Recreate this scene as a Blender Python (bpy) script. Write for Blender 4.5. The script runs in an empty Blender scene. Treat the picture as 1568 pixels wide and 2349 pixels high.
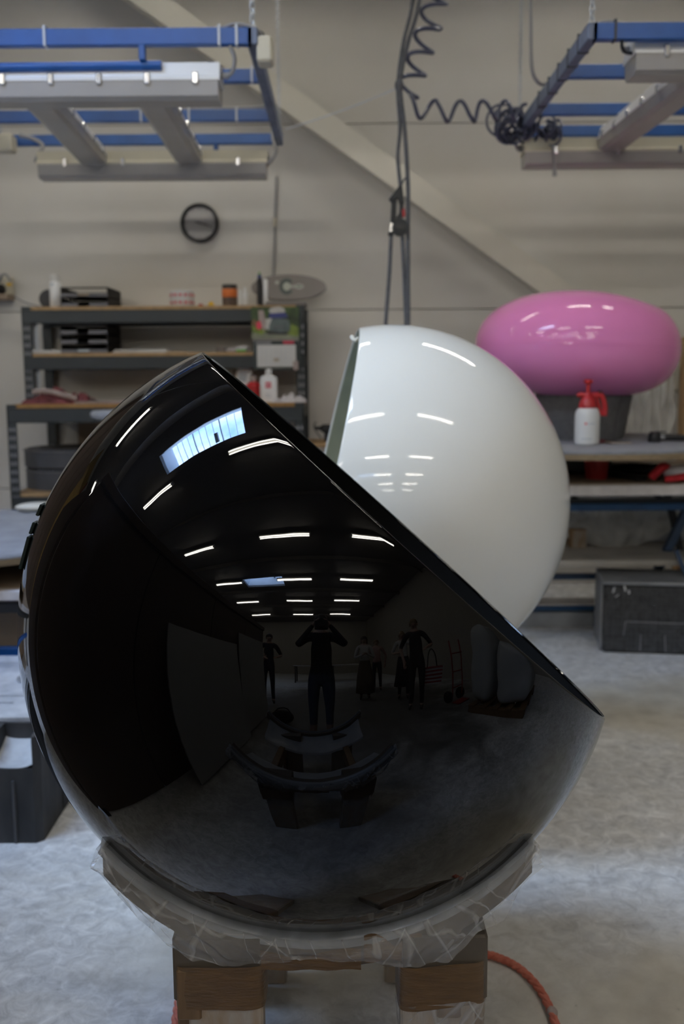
import bpy, bmesh, math, random
from mathutils import Vector, Matrix, Quaternion, noise as mnoise

random.seed(7)
sc = bpy.context.scene
COL = sc.collection
PI = math.pi
R = math.radians

# ------------------------------------------------------------------ camera
IMG_W, IMG_H, FPX = 1568.0, 2349.0, 2284.0
CAM_H, PITCH, ROLL = 1.4, R(7.8), R(0.4)
fw = Vector((0, math.cos(PITCH), -math.sin(PITCH)))
_u = Vector((0, math.sin(PITCH), math.cos(PITCH)))
_r = Vector((1, 0, 0))
up = _u * math.cos(ROLL) + _r * math.sin(ROLL)
rt = _r * math.cos(ROLL) - _u * math.sin(ROLL)
CAM = Vector((0, 0, CAM_H))
cd = bpy.data.cameras.new('camera')
cd.sensor_fit = 'VERTICAL'; cd.sensor_height = 36.0; cd.sensor_width = 24.0
cd.lens = FPX / IMG_H * 36.0
cd.clip_start = 0.05
cd.dof.use_dof = True; cd.dof.focus_distance = 1.62; cd.dof.aperture_fstop = 3.7
cam = bpy.data.objects.new('camera', cd); COL.objects.link(cam)
cam.matrix_world = Matrix(((rt.x, up.x, -fw.x, CAM.x), (rt.y, up.y, -fw.y, CAM.y), (rt.z, up.z, -fw.z, CAM.z), (0, 0, 0, 1)))
sc.camera = cam

# ------------------------------------------------------------------ light and view
sc.view_settings.view_transform = 'Standard'
sc.view_settings.look = 'None'
sc.view_settings.exposure = 0.22
sc.view_settings.gamma = 1.0
sc.view_settings.use_curve_mapping = False
sc.cycles.use_denoising = True
sc.cycles.max_bounces = 5
sc.cycles.diffuse_bounces = 3
sc.cycles.glossy_bounces = 4
sc.cycles.transparent_max_bounces = 12
sc.cycles.use_adaptive_sampling = True
sc.cycles.adaptive_threshold = 0.06
sc.cycles.adaptive_min_samples = 20
sc.cycles.sample_clamp_indirect = 6.0
sc.cycles.use_light_tree = False
TUBE_POWER = 52.0          # radiance of a fluorescent tube
SKY_POWER = 32.0           # radiance of the sky seen through the roof lights

w = bpy.data.worlds.new('sky'); sc.world = w; w.use_nodes = True
nt = w.node_tree; nt.nodes.clear()
wo = nt.nodes.new('ShaderNodeOutputWorld'); bg = nt.nodes.new('ShaderNodeBackground')
tc = nt.nodes.new('ShaderNodeTexCoord'); nz = nt.nodes.new('ShaderNodeTexNoise'); cr = nt.nodes.new('ShaderNodeValToRGB')
nz.inputs['Scale'].default_value = 3.2; nz.inputs['Detail'].default_value = 6
cr.color_ramp.elements[0].position = .38; cr.color_ramp.elements[0].color = (.20, .42, 1, 1)
cr.color_ramp.elements[1].position = .62; cr.color_ramp.elements[1].color = (.60, .78, 1.0, 1)
nt.links.new(tc.outputs['Generated'], nz.inputs['Vector']); nt.links.new(nz.outputs['Fac'], cr.inputs['Fac'])
nt.links.new(cr.outputs['Color'], bg.inputs['Color']); bg.inputs['Strength'].default_value = SKY_POWER
nt.links.new(bg.outputs['Background'], wo.inputs['Surface'])

# ------------------------------------------------------------------ helpers
def ray(x, y):
    return (fw * FPX + rt * (x - IMG_W / 2) - up * (y - IMG_H / 2)).normalized()
def at(x, y, Y):
    d = ray(x, y); return CAM + d * (Y / d.y)
def atz(x, y, Z):
    d = ray(x, y); return CAM + d * ((Z - CAM_H) / d.z)
def V(*a): return Vector(a)

class MB:
    def __init__(s): s.v = []; s.f = []; s.m = []
    def add(s, vs, fs, mi=0):
        o = len(s.v); s.v += [Vector(p) for p in vs]; s.f += [tuple(i + o for i in f) for f in fs]; s.m += [mi] * len(fs); return s
    def box(s, lo, hi, M=None, mi=0):
        (a, b, c), (d, e, f) = lo, hi
        vs = [V(a,b,c), V(d,b,c), V(d,e,c), V(a,e,c), V(a,b,f), V(d,b,f), V(d,e,f), V(a,e,f)]
        if M: vs = [M @ p for p in vs]
        return s.add(vs, [(0,3,2,1), (4,5,6,7), (0,1,5,4), (1,2,6,5), (2,3,7,6), (3,0,4,7)], mi)
    def cbox(s, c, d, M=None, mi=0):
        c = Vector(c); d = Vector(d) / 2
        return s.box(c - d, c + d, M, mi)
    def bevbox(s, lo, hi, b, M=None, mi=0):
        lo = Vector(lo); hi = Vector(hi); b = min(b, *(0.49 * (hi - lo)))
        vs = []
        for z, ins in ((lo.z, b), (lo.z + b, 0), (hi.z - b, 0), (hi.z, b)):
            x0, x1, y0, y1 = lo.x + ins, hi.x - ins, lo.y + ins, hi.y - ins
            k = b if ins == 0 else b * .5
            vs += [V(x0+k,y0,z), V(x1-k,y0,z), V(x1,y0+k,z), V(x1,y1-k,z), V(x1-k,y1,z), V(x0+k,y1,z), V(x0,y1-k,z), V(x0,y0+k,z)]
        fs = [tuple(range(7, -1, -1)), tuple(range(24, 32))]
        for r in range(3):
            for i in range(8):
                j = (i + 1) % 8; fs.append((r*8+i, r*8+j, r*8+8+j, r*8+8+i))
        if M: vs = [M @ p for p in vs]
        return s.add(vs, fs, mi)
    def bar(s, p, q, a, b, upv=None, mi=0):
        p = Vector(p); q = Vector(q); d = (q - p); L = d.length; d.normalize()
        u = Vector(upv) if upv else (V(0,0,1) if abs(d.z) < .95 else V(0,1,0))
        x = d.cross(u).normalized(); y = x.cross(d).normalized()
        vs = []
        for e in (p, q):
            for sx, sy in ((-1,-1), (1,-1), (1,1), (-1,1)): vs.append(e + x * (sx * a / 2) + y * (sy * b / 2))
        return s.add(vs, [(0,1,2,3)[::-1], (4,5,6,7), (0,1,5,4), (1,2,6,5), (2,3,7,6), (3,0,4,7)], mi)
    def tube(s, pts, r, n=8, closed=False, caps=True, mi=0):
        pts = [Vector(p) for p in pts]; m = len(pts); rr = r if isinstance(r, (list, tuple)) else [r] * m
        T = []
        for i in range(m):
            a = pts[(i-1) % m] if (closed or i) else pts[0]; b = pts[(i+1) % m] if (closed or i < m-1) else pts[-1]
            T.append((b - a).normalized())
        u = T[0].orthogonal().normalized(); vs = []
        for i in range(m):
            if i:
                ax = T[i-1].cross(T[i])
                if ax.length > 1e-9: u = Quaternion(ax.normalized(), T[i-1].angle(T[i])) @ u
            u = (u - T[i] * u.dot(T[i])).normalized(); w_ = T[i].cross(u)
            for k in range(n):
                t = 2*PI*k/n; vs.append(pts[i] + (u * math.cos(t) + w_ * math.sin(t)) * rr[i])
        fs = []
        for i in range(m if closed else m-1):
            j = (i+1) % m
            for k in range(n):
                l = (k+1) % n; fs.append((i*n+k, i*n+l, j*n+l, j*n+k))
        if caps and not closed: fs += [tuple(range(n-1, -1, -1)), tuple(range((m-1)*n, m*n))]
        return s.add(vs, fs, mi)
    def cyl(s, p, q, r, n=16, r2=None, mi=0): return s.tube([p, q], [r, r if r2 is None else r2], n, mi=mi)
    def lathe(s, prof, n=32, M=None, c=(0,0,0), mi=0, caps=True):
        c = Vector(c); vs = []; fs = []; m = len(prof)
        for (r, z) in prof:
            for k in range(n):
                t = 2*PI*k/n; vs.append(V(r*math.cos(t), r*math.sin(t), z))
        for i in range(m-1):
            for k in range(n):
                l = (k+1) % n; fs.append((i*n+k, i*n+l, (i+1)*n+l, (i+1)*n+k))
        if caps and prof[0][0] > 1e-6: fs.append(tuple(range(n-1, -1, -1)))
        if caps and prof[-1][0] > 1e-6: fs.append(tuple(range((m-1)*n, m*n)))
        vs = [(M @ p if M else p) + c for p in vs]
        return s.add(vs, fs, mi)
    def ell(s, c, r, n=20, m=12, M=None, mi=0):
        return s.lathe_scaled(c, r, n, m, M, mi)
    def lathe_scaled(s, c, r, n, m, M, mi):
        c = Vector(c); vs = []; fs = []
        for i in range(m+1):
            a = -PI/2 + PI*i/m
            for k in range(n):
                t = 2*PI*k/n; p = V(r[0]*math.cos(a)*math.cos(t), r[1]*math.cos(a)*math.sin(t), r[2]*math.sin(a))
                vs.append((M @ p if M else p) + c)
        for i in range(m):
            for k in range(n):
                l = (k+1) % n; fs.append((i*n+k, i*n+l, (i+1)*n+l, (i+1)*n+k))
        return s.add(vs, fs, mi)
    def prism(s, poly, z0, z1, M=None, mi=0):
        n = len(poly); vs = [V(p[0], p[1], z0) for p in poly] + [V(p[0], p[1], z1) for p in poly]
        fs = [tuple(range(n-1, -1, -1)), tuple(range(n, 2*n))] + [(i, (i+1) % n, n+(i+1) % n, n+i) for i in range(n)]
        if M: vs = [M @ p for p in vs]
        return s.add(vs, fs, mi)
    def grid(s, P, mi=0, close=False):
        m = len(P); n = len(P[0]); vs = [p for row in P for p in row]; fs = []
        for i in range(m-1):
            for k in range(n if close else n-1):
                l = (k+1) % n; fs.append((i*n+k, i*n+l, (i+1)*n+l, (i+1)*n+k))
        return s.add(vs, fs, mi)
    def move(s, M):
        s.v = [M @ p for p in s.v]; return s

def tag(o, label=None, cat=None, group=None, kind=None):
    if label: o['label'] = label
    if cat: o['category'] = cat
    if group: o['group'] = group
    if kind: o['kind'] = kind
    return o
def thing(name, loc, label, cat, group=None, rz=0):
    o = bpy.data.objects.new(name, None); o.empty_display_size = .05; COL.objects.link(o)
    o.location = loc; o.rotation_euler = (0, 0, rz)
    return tag(o, label, cat, group)
def rootloc(o):
    p = Vector((0, 0, 0))
    while o: p += o.location; o = o.parent
    return p
def obj(name, mb, mats, parent=None, world=True, smooth=False, sub=0, bev=0, label=None):
    """one mesh object; with a parent and world=True the coordinates are given in world space"""
    me = bpy.data.meshes.new(name)
    if parent is None:
        xs = [p.x for p in mb.v]; ys = [p.y for p in mb.v]; zs = [p.z for p in mb.v]
        off = V((min(xs)+max(xs))/2, (min(ys)+max(ys))/2, min(zs))
    else:
        off = rootloc(parent) if world else V(0, 0, 0)
    me.from_pydata([p - off for p in mb.v], [], mb.f)
    mats = mats if isinstance(mats, (list, tuple)) else [mats]
    for m in mats: me.materials.append(m)
    for p, mi in zip(me.polygons, mb.m):
        p.material_index = mi; p.use_smooth = bool(smooth)
    bm = bmesh.new(); bm.from_mesh(me)
    bmesh.ops.remove_doubles(bm, verts=bm.verts, dist=1e-6)
    bmesh.ops.recalc_face_normals(bm, faces=bm.faces)
    bm.to_mesh(me); bm.free()
    if smooth:
        try: me.set_sharp_from_angle(angle=R(smooth if smooth is not True else 50))
        except Exception: pass
    o = bpy.data.objects.new(name, me); COL.objects.link(o)
    if parent is None: o.location = off
    else: o.parent = parent
    if bev:
        b = o.modifiers.new('bevel', 'BEVEL'); b.width = bev; b.segments = 2; b.limit_method = 'ANGLE'
    if sub:
        b = o.modifiers.new('subd', 'SUBSURF'); b.levels = sub; b.render_levels = sub
    if label: o['label'] = label
    return o
def share(o, name, parent, loc=None, rot=None):
    c = bpy.data.objects.new(name, o.data); COL.objects.link(c); c.parent = parent
    if loc is not None: c.location = loc
    if rot is not None: c.rotation_euler = rot
    return c
def copy_tree(o, parent=None):
    c = o.copy(); COL.objects.link(c)
    if parent: c.parent = parent
    for ch in list(o.children): copy_tree(ch, c)
    return c
def struct(name, mb, m, parent=None, **k):
    o = obj(name, mb, m, parent, **k)
    if parent is None: o['kind'] = 'structure'
    return o

# ------------------------------------------------------------------ materials
def mat(name, col, rough=.5, metal=0, var=.0, scale=8, col2=None, bump=0, bscale=60, coat=0, spec=.5, alpha=1, sheen=0, stretch=None):
    m = bpy.data.materials.new(name); m.use_nodes = True; t = m.node_tree; b = t.nodes['Principled BSDF']
    b.inputs['Roughness'].default_value = rough; b.inputs['Metallic'].default_value = metal
    b.inputs['Specular IOR Level'].default_value = spec
    b.inputs['Coat Weight'].default_value = coat; b.inputs['Coat Roughness'].default_value = .03
    if sheen: b.inputs['Sheen Weight'].default_value = sheen
    if alpha < 1: b.inputs['Alpha'].default_value = alpha
    tcn = t.nodes.new('ShaderNodeTexCoord'); src = tcn.outputs['Object']
    if stretch:
        mp = t.nodes.new('ShaderNodeMapping'); mp.inputs['Scale'].default_value = stretch
        t.links.new(src, mp.inputs['Vector']); src = mp.outputs['Vector']
    n = t.nodes.new('ShaderNodeTexNoise'); n.inputs['Scale'].default_value = scale; n.inputs['Detail'].default_value = 6
    t.links.new(src, n.inputs['Vector'])
    r = t.nodes.new('ShaderNodeValToRGB'); r.color_ramp.elements[0].position = .32; r.color_ramp.elements[1].position = .68
    if col2 is None: col2 = tuple(max(0, c * (1 - var)) for c in col)
    r.color_ramp.elements[0].color = (*col2, 1); r.color_ramp.elements[1].color = (*col, 1)
    t.links.new(n.outputs['Fac'], r.inputs['Fac']); t.links.new(r.outputs['Color'], b.inputs['Base Color'])
    if bump:
        n2 = t.nodes.new('ShaderNodeTexNoise'); n2.inputs['Scale'].default_value = bscale; n2.inputs['Detail'].default_value = 4
        bp = t.nodes.new('ShaderNodeBump'); bp.inputs['Strength'].default_value = bump; bp.inputs['Distance'].default_value = .01
        t.links.new(src, n2.inputs['Vector']); t.links.new(n2.outputs['Fac'], bp.inputs['Height']); t.links.new(bp.outputs['Normal'], b.inputs['Normal'])
    return m

def lacquer(name, col, rough, wave, dust=0, scratch=0):
    """sprayed gloss gel-coat: faint orange peel, a little sanding dust"""
    m = bpy.data.materials.new(name); m.use_nodes = True; t = m.node_tree; b = t.nodes['Principled BSDF']
    b.inputs['Base Color'].default_value = (*col, 1); b.inputs['Roughness'].default_value = rough
    b.inputs['IOR'].default_value = 1.47
    tcn = t.nodes.new('ShaderNodeTexCoord')
    n = t.nodes.new('ShaderNodeTexNoise'); n.inputs['Scale'].default_value = 26; n.inputs['Detail'].default_value = 1
    bp = t.nodes.new('ShaderNodeBump'); bp.inputs['Strength'].default_value = wave; bp.inputs['Distance'].default_value = .002
    t.links.new(tcn.outputs['Object'], n.inputs['Vector']); t.links.new(n.outputs['Fac'], bp.inputs['Height']); t.links.new(bp.outputs['Normal'], b.inputs['Normal'])
    if dust:
        n1 = t.nodes.new('ShaderNodeTexNoise'); n1.inputs['Scale'].default_value = 2.3; n1.inputs['Detail'].default_value = 8; n1.inputs['Roughness'].default_value = .7
        mp = t.nodes.new('ShaderNodeMapping'); mp.inputs['Scale'].default_value = (1, 1, .6)
        t.links.new(tcn.outputs['Object'], mp.inputs['Vector']); t.links.new(mp.outputs['Vector'], n1.inputs['Vector'])
        r1 = t.nodes.new('ShaderNodeValToRGB'); r1.color_ramp.elements[0].position = .52; r1.color_ramp.elements[1].position = .78
        r1.color_ramp.elements[0].color = (*col, 1); r1.color_ramp.elements[1].color = (dust, dust, dust * 1.1, 1)
        t.links.new(n1.outputs['Fac'], r1.inputs['Fac']); t.links.new(r1.outputs['Color'], b.inputs['Base Color'])
    return m

def emis(name, col, s):
    m = bpy.data.materials.new(name); m.use_nodes = True; t = m.node_tree; t.nodes.clear()
    o = t.nodes.new('ShaderNodeOutputMaterial'); e = t.nodes.new('ShaderNodeEmission')
    e.inputs['Color'].default_value = (*col, 1); e.inputs['Strength'].default_value = s
    t.links.new(e.outputs[0], o.inputs[0]); return m

def film(name, col, lo, hi, scale=9, rough=.18, stretch=(1, 1, 1), bmp=.35, crease=0.0):
    """thin polythene film: partly see-through, glossy, cloudy in patches and whitened along its creases"""
    m = bpy.data.materials.new(name); m.use_nodes = True; t = m.node_tree; b = t.nodes['Principled BSDF']
    b.inputs['Base Color'].default_value = (*col, 1); b.inputs['Roughness'].default_value = rough
    tcn = t.nodes.new('ShaderNodeTexCoord'); mp = t.nodes.new('ShaderNodeMapping'); mp.inputs['Scale'].default_value = stretch
    n = t.nodes.new('ShaderNodeTexNoise'); n.inputs['Scale'].default_value = scale; n.inputs['Detail'].default_value = 5; n.inputs['Distortion'].default_value = .8
    mr = t.nodes.new('ShaderNodeMapRange'); mr.inputs[1].default_value = .3; mr.inputs[2].default_value = .7; mr.inputs[3].default_value = lo; mr.inputs[4].default_value = hi
    bp = t.nodes.new('ShaderNodeBump'); bp.inputs['Strength'].default_value = bmp; bp.inputs['Distance'].default_value = .01
    t.links.new(tcn.outputs['Object'], mp.inputs['Vector']); t.links.new(mp.outputs['Vector'], n.inputs['Vector'])
    t.links.new(n.outputs['Fac'], mr.inputs[0]); al = mr.outputs[0]; hgt = n.outputs['Fac']
    if crease:
        for k, (sx, sz, rot) in enumerate(((15, 3.2, 25), (13, 2.6, -38), (9, 4.0, 62))):
            m2 = t.nodes.new('ShaderNodeMapping'); m2.vector_type = 'POINT'; m2.inputs['Rotation'].default_value = (0, R(rot), 0); m2.inputs['Location'].default_value = (k*3.1, 0, 0)
            m3 = t.nodes.new('ShaderNodeMapping'); m3.inputs['Scale'].default_value = (sx, 4, sz)
            n2 = t.nodes.new('ShaderNodeTexNoise'); n2.inputs['Scale'].default_value = 1.0; n2.inputs['Detail'].default_value = 1.5; n2.inputs['Distortion'].default_value = .25
            t.links.new(tcn.outputs['Object'], m2.inputs['Vector']); t.links.new(m2.outputs[0], m3.inputs['Vector']); t.links.new(m3.outputs[0], n2.inputs['Vector'])
            a1 = t.nodes.new('ShaderNodeMath'); a1.operation = 'SUBTRACT'; a1.inputs[1].default_value = .5; t.links.new(n2.outputs['Fac'], a1.inputs[0])
            a2 = t.nodes.new('ShaderNodeMath'); a2.operation = 'ABSOLUTE'; t.links.new(a1.outputs[0], a2.inputs[0])
            r2 = t.nodes.new('ShaderNodeMapRange'); r2.inputs[1].default_value = 0; r2.inputs[2].default_value = .017; r2.inputs[3].default_value = crease; r2.inputs[4].default_value = 0
            t.links.new(a2.outputs[0], r2.inputs[0])
            ad = t.nodes.new('ShaderNodeMath'); ad.operation = 'ADD'; ad.use_clamp = True; t.links.new(al, ad.inputs[0]); t.links.new(r2.outputs[0], ad.inputs[1]); al = ad.outputs[0]
            hh = t.nodes.new('ShaderNodeMath'); hh.operation = 'ADD'; t.links.new(hgt, hh.inputs[0]); t.links.new(r2.outputs[0], hh.inputs[1]); hgt = hh.outputs[0]
    t.links.new(al, b.inputs['Alpha'])
    t.links.new(hgt, bp.inputs['Height']); t.links.new(bp.outputs['Normal'], b.inputs['Normal'])
    return m

X0, X1, Y0, Y1, ZC = -10.0, 4.6, -13.0, 6.6, 4.62
FLOOR_C = ((X0+X1)/2, (Y0+Y1)/2)
def floor_mat():
    m = bpy.data.materials.new('dusty_concrete'); m.use_nodes = True; t = m.node_tree; b = t.nodes['Principled BSDF']
    b.inputs['Roughness'].default_value = .62; b.inputs['Specular IOR Level'].default_value = .35
    tcn = t.nodes.new('ShaderNodeTexCoord')
    def nz_(s, d=6, dis=0, rough=.55):
        n = t.nodes.new('ShaderNodeTexNoise'); n.inputs['Scale'].default_value = s; n.inputs['Detail'].default_value = d
        n.inputs['Distortion'].default_value = dis; n.inputs['Roughness'].default_value = rough
        t.links.new(tcn.outputs['Object'], n.inputs['Vector']); return n.outputs['Fac']
    def rmp(f, p0, c0, p1, c1):
        r = t.nodes.new('ShaderNodeValToRGB'); r.color_ramp.elements[0].position = p0; r.color_ramp.elements[1].position = p1
        r.color_ramp.elements[0].color = (*c0, 1); r.color_ramp.elements[1].color = (*c1, 1); t.links.new(f, r.inputs['Fac']); return r.outputs['Color']
    def mix(f, a, c, mode='MIX'):
        x = t.nodes.new('ShaderNodeMix'); x.data_type = 'RGBA'; x.blend_type = mode
        if isinstance(f, float): x.inputs[0].default_value = f
        else: t.links.new(f, x.inputs[0])
        t.links.new(a, x.inputs[6]); t.links.new(c, x.inputs[7]); return x.outputs[2]
    concrete = rmp(nz_(9, 8), .3, (.50, .465, .40), .7, (.68, .645, .565))
    dust = rmp(nz_(20, 9, .8, .72), .36, (.50, .51, .53), .64, (.90, .91, .93))
    # swept dust lies thick everywhere but on the walked lane in front of the benches
    fine = rmp(nz_(3.5, 8, .8, .7), .34, (.0, .0, .0), .60, (1, 1, 1))
    big = nz_(1.6, 6, 1.0, .6)
    def wear_or_shade(cx_, cy_, rx_, ry_):
        mp = t.nodes.new('ShaderNodeMapping'); mp.vector_type = 'TEXTURE'; mp.inputs['Location'].default_value = (cx_, cy_, 0); mp.inputs['Scale'].default_value = (rx_, ry_, 1)
        t.links.new(tcn.outputs['Object'], mp.inputs['Vector'])
        ln = t.nodes.new('ShaderNodeVectorMath'); ln.operation = 'LENGTH'; t.links.new(mp.outputs[0], ln.inputs[0])
        ad = t.nodes.new('ShaderNodeMath'); ad.operation = 'ADD'; ad.use_clamp = False; t.links.new(ln.outputs['Value'], ad.inputs[0]); t.links.new(big, ad.inputs[1])
        mr = t.nodes.new('ShaderNodeMapRange'); mr.inputs[1].default_value = .95; mr.inputs[2].default_value = 1.65; mr.interpolation_type = 'SMOOTHSTEP'
        t.links.new(ad.outputs[0], mr.inputs[0]); return mr.outputs[0]
    ox, oy = -FLOOR_C[0], -FLOOR_C[1]
    w1 = wear_or_shade(1.55+ox, 4.1+oy, .95, .5); w2 = wear_or_shade(.95+ox, 1.9+oy, .9, .58); w3 = wear_or_shade(-.1+ox, 2.3+oy, .5, .25)
    near_shade = wear_or_shade(.9+ox, -2.2+oy, 4.2, 3.9)
    shaded_floor = rmp(nz_(5, 6), .3, (.10, .098, .095), .7, (.17, .165, .16))  # darker floor towards the camera, shade of ball and cradle painted into the colour
    tot = mix(1.0, mix(1.0, w1, w2, 'MULTIPLY'), w3, 'MULTIPLY')
    half = mix(.35, tot, mix(1.0, tot, fine, 'MULTIPLY'))
    col = mix(half, concrete, dust)
    col = mix(near_shade, shaded_floor, col)
    spots = rmp(nz_(40, 3), .22, (.55, .55, .55), .33, (1, 1, 1))
    col = mix(.5, col, mix(1.0, col, spots, 'MULTIPLY'))
    t.links.new(col, b.inputs['Base Color'])
    bp = t.nodes.new('ShaderNodeBump'); bp.inputs['Strength'].default_value = .25; bp.inputs['Distance'].default_value = .004
    t.links.new(nz_(60, 5), bp.inputs['Height']); t.links.new(bp.outputs['Normal'], b.inputs['Normal'])
    return m

def wall_mat():
    m = mat('painted_wall_panel', (.62, .605, .57), .55, var=.06, scale=1.2, col2=(.56, .535, .485), bump=.02, bscale=5)
    return m

M = {}
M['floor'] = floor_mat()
M['wall'] = wall_mat()
M['wall_side'] = mat('side_wall', (.40, .38, .34), .6, var=.1)
M['ceiling'] = mat('roof_sheet', (.15, .14, .13), .7, var=.15, scale=2)
M['brace'] = mat('brace_paint', (.60, .575, .50), .45, var=.08, scale=4)
M['seam'] = mat('joint', (.33, .32, .30), .6)
M['black_gloss'] = lacquer('black_gelcoat', (.0012, .001, .001), .02, .03, dust=.007)
M['black_in'] = mat('black_inner_face', (.004, .004, .004), .55, var=.2, spec=.25)
M['white_gloss'] = lacquer('white_gelcoat', (.86, .87, .85), .05, .01)
M['frp'] = mat('raw_glassfibre', (.50, .54, .44), .5, var=.15, scale=12)
M['pink_gloss'] = lacquer('pink_gelcoat', (.88, .285, .60), .06, .008)
M['tape_green'] = mat('dark_green_masking_tape', (.006, .015, .013), .5, var=.2)
M['tape_white'] = mat('paper_tape', (.75, .75, .68), .6, var=.05)
M['blue'] = mat('blue_frame_paint', (.006, .085, .34), .4, var=.2, scale=10)
M['blue_dk'] = mat('blue_grey_paint', (.05, .09, .17), .5, var=.25)
M['blue_greyed'] = mat('greyed_blue_steel', (.16, .20, .30), .55, var=.3, scale=12)
M['white_pl'] = mat('white_plastic', (.84, .85, .86), .35, var=.04)
M['cream_pl'] = mat('cream_plastic', (.62, .58, .46), .45, var=.06)
M['diffuser'] = mat('clear_ribbed_diffuser', (.44, .42, .40), .25, var=.1, scale=5, alpha=.92)
M['chrome'] = mat('chrome_clip', (.7, .7, .7), .2, metal=1)
M['cable_g'] = mat('grey_cable', (.26, .26, .27), .5)
M['cable_k'] = mat('dark_cable', (.025, .028, .035), .45)
M['coil'] = mat('dark_blue_coil_hose', (.07, .08, .13), .35, var=.2)
M['tie_w'] = mat('white_cable_tie', (.55, .58, .62), .4)
M['galv'] = mat('galvanised_chain', (.52, .55, .58), .4, metal=.6)
M['rack'] = mat('grey_green_rack_paint', (.019, .026, .030), .45, var=.15)
M['rack_hole'] = mat('rack_hole', (.30, .30, .32), .6)
M['chip'] = mat('chipboard', (.42, .27, .13), .65, var=.25, scale=40)
M['chip_or'] = mat('orange_chipboard_edge', (.36, .19, .055), .65, var=.25, scale=40)
M['ply'] = mat('plywood_edge', (.30, .22, .13), .7, var=.35, scale=30, stretch=(1, 1, 8))
M['mdf'] = mat('brown_board', (.34, .26, .19), .7, var=.25, scale=5)
M['worn_white'] = mat('worn_white_edge', (.62, .59, .58), .6, var=.2, scale=20)
M['felt'] = mat('grey_felt_top', (.27, .275, .29), .9, var=.22, scale=14, bump=.2, bscale=90)
M['felt_dusty'] = mat('dusty_grey_top', (.36, .38, .41), .85, var=.25, scale=9, bump=.2, bscale=60)
M['drum'] = mat('grey_carpet_cover', (.145, .145, .15), .95, var=.25, scale=40, bump=.4, bscale=150)
M['drum_dk'] = mat('dark_grey_pad', (.075, .077, .085), .8, var=.2)
M['epp'] = mat('black_foam', (.022, .024, .027), .8, var=.0, scale=30, col2=(.06, .062, .068), bump=.5, bscale=80)
M['epp_dust'] = mat('dust_on_black_plastic', (.64, .66, .69), .85, scale=10, col2=(.36, .38, .42), bump=.3, bscale=30)
M['epp_mid'] = mat('dusty_black_plastic', (.018, .02, .024), .7, scale=7, col2=(.075, .075, .078), bump=.2, bscale=25, stretch=(1, 1, .4))
M['red'] = mat('red_plastic', (.50, .025, .03), .4, var=.15)
M['red_dk'] = mat('dull_red_plastic', (.36, .018, .015), .5, var=.1)
M['red_cloth'] = mat('red_knit', (.52, .02, .03), .9, var=.3, scale=50)
M['white_cloth'] = mat('white_knit', (.62, .60, .62), .9, var=.2, scale=30)
M['bottle'] = mat('milky_white_bottle', (.74, .75, .74), .35, var=.05, scale=9)
M['ink'] = mat('dark_print', (.10, .11, .12), .6)
M['ink_red'] = mat('red_print', (.62, .05, .09), .6)
M['ink_soft'] = mat('faded_print', (.45, .5, .55), .6)
M['black_pl'] = mat('black_plastic', (.012, .012, .014), .35, var=.2)
M['tray'] = mat('smoky_black_tray', (.014, .013, .014), .6, var=.2, spec=.25)
M['tray_edge'] = mat('grey_tray_edge', (.13, .13, .145), .35)
M['paper'] = mat('paper', (.62, .62, .61), .8, var=.08)
M['paper_b'] = mat('brownish_paper', (.42, .35, .27), .8, var=.15)
M['shelf_grey'] = mat('dusty_shelf_board', (.50, .47, .42), .8, var=.18, scale=6)
M['blue_rail'] = mat('dull_blue_rail', (.012, .075, .19), .5, var=.25, scale=9)
M['orange'] = mat('orange_label', (.62, .15, .025), .5)
M['jar'] = mat('brown_jar', (.16, .12, .10), .25, var=.3)
M['yellow'] = mat('yellow_plastic', (.72, .45, .02), .4)
M['green'] = mat('green_plastic', (.10, .32, .05), .5)
M['navy'] = mat('navy_plastic', (.02, .03, .16), .4)
M['board_gr'] = mat('taupe_board', (.215, .195, .185), .6, var=.1)
M['logo'] = mat('grey_green_logo', (.065, .085, .08), .6)
M['logo_lt'] = mat('pale_logo', (.44, .46, .41), .6)
M['maroon'] = mat('maroon_cloth', (.20, .055, .065), .9, var=.3, scale=20)
M['rag'] = mat('grey_pink_rag', (.40, .33, .31), .9, var=.3, scale=20)
M['wood'] = mat('raw_pine', (.44, .29, .15), .6, col2=(.30, .17, .075), scale=9, stretch=(14, 14, 1), bump=.1, bscale=30)
M['wood_dk'] = mat('varnished_wood', (.20, .115, .05), .5, var=.3, scale=10, stretch=(10, 10, 1))
M['wood_gl'] = mat('film_faced_wood', (.33, .225, .13), .35, col2=(.40, .36, .31), scale=12, stretch=(3, 3, 1), bump=.15, bscale=40)
M['parcel'] = mat('brown_parcel_tape', (.155, .085, .032), .3, var=.28, scale=14, stretch=(2, 2, 9), bump=.25, bscale=25)
M['pad'] = mat('grey_foam_pad', (.15, .155, .16), .7, var=.2, scale=60)
M['board_in'] = mat('wrapped_plywood', (.12, .095, .07), .7, var=.3, scale=7)
M['film'] = film('polythene_film', (.74, .72, .69), .14, .36, 5, .16, (1.2, 1.2, 1.0), .25, .20)
M['film_thick'] = film('polythene_sheet', (.72, .72, .69), .4, .8, 3, .35)
M['film_top'] = film('tight_polythene', (.50, .51, .52), .45, .7, 16, .14)
M['rope'] = mat('orange_red_rope', (.60, .20, .14), .8, col2=(.46, .12, .08), scale=90)
M['clock_rim'] = mat('black_clock_rim', (.012, .013, .015), .35)
M['clock_face'] = mat('brushed_steel_face', (.55, .54, .54), .32, metal=.85, var=.1)
M['iron'] = mat('dark_iron', (.025, .027, .03), .5, metal=.3, var=.3)
M['rope_g'] = mat('grey_rope', (.12, .125, .14), .8, var=.3, scale=60)
M['tube'] = emis('fluorescent_tube', (1.0, .95, .84), TUBE_POWER)
M['lamp_body'] = mat('lamp_housing', (.62, .62, .60), .4, var=.03)
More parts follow.
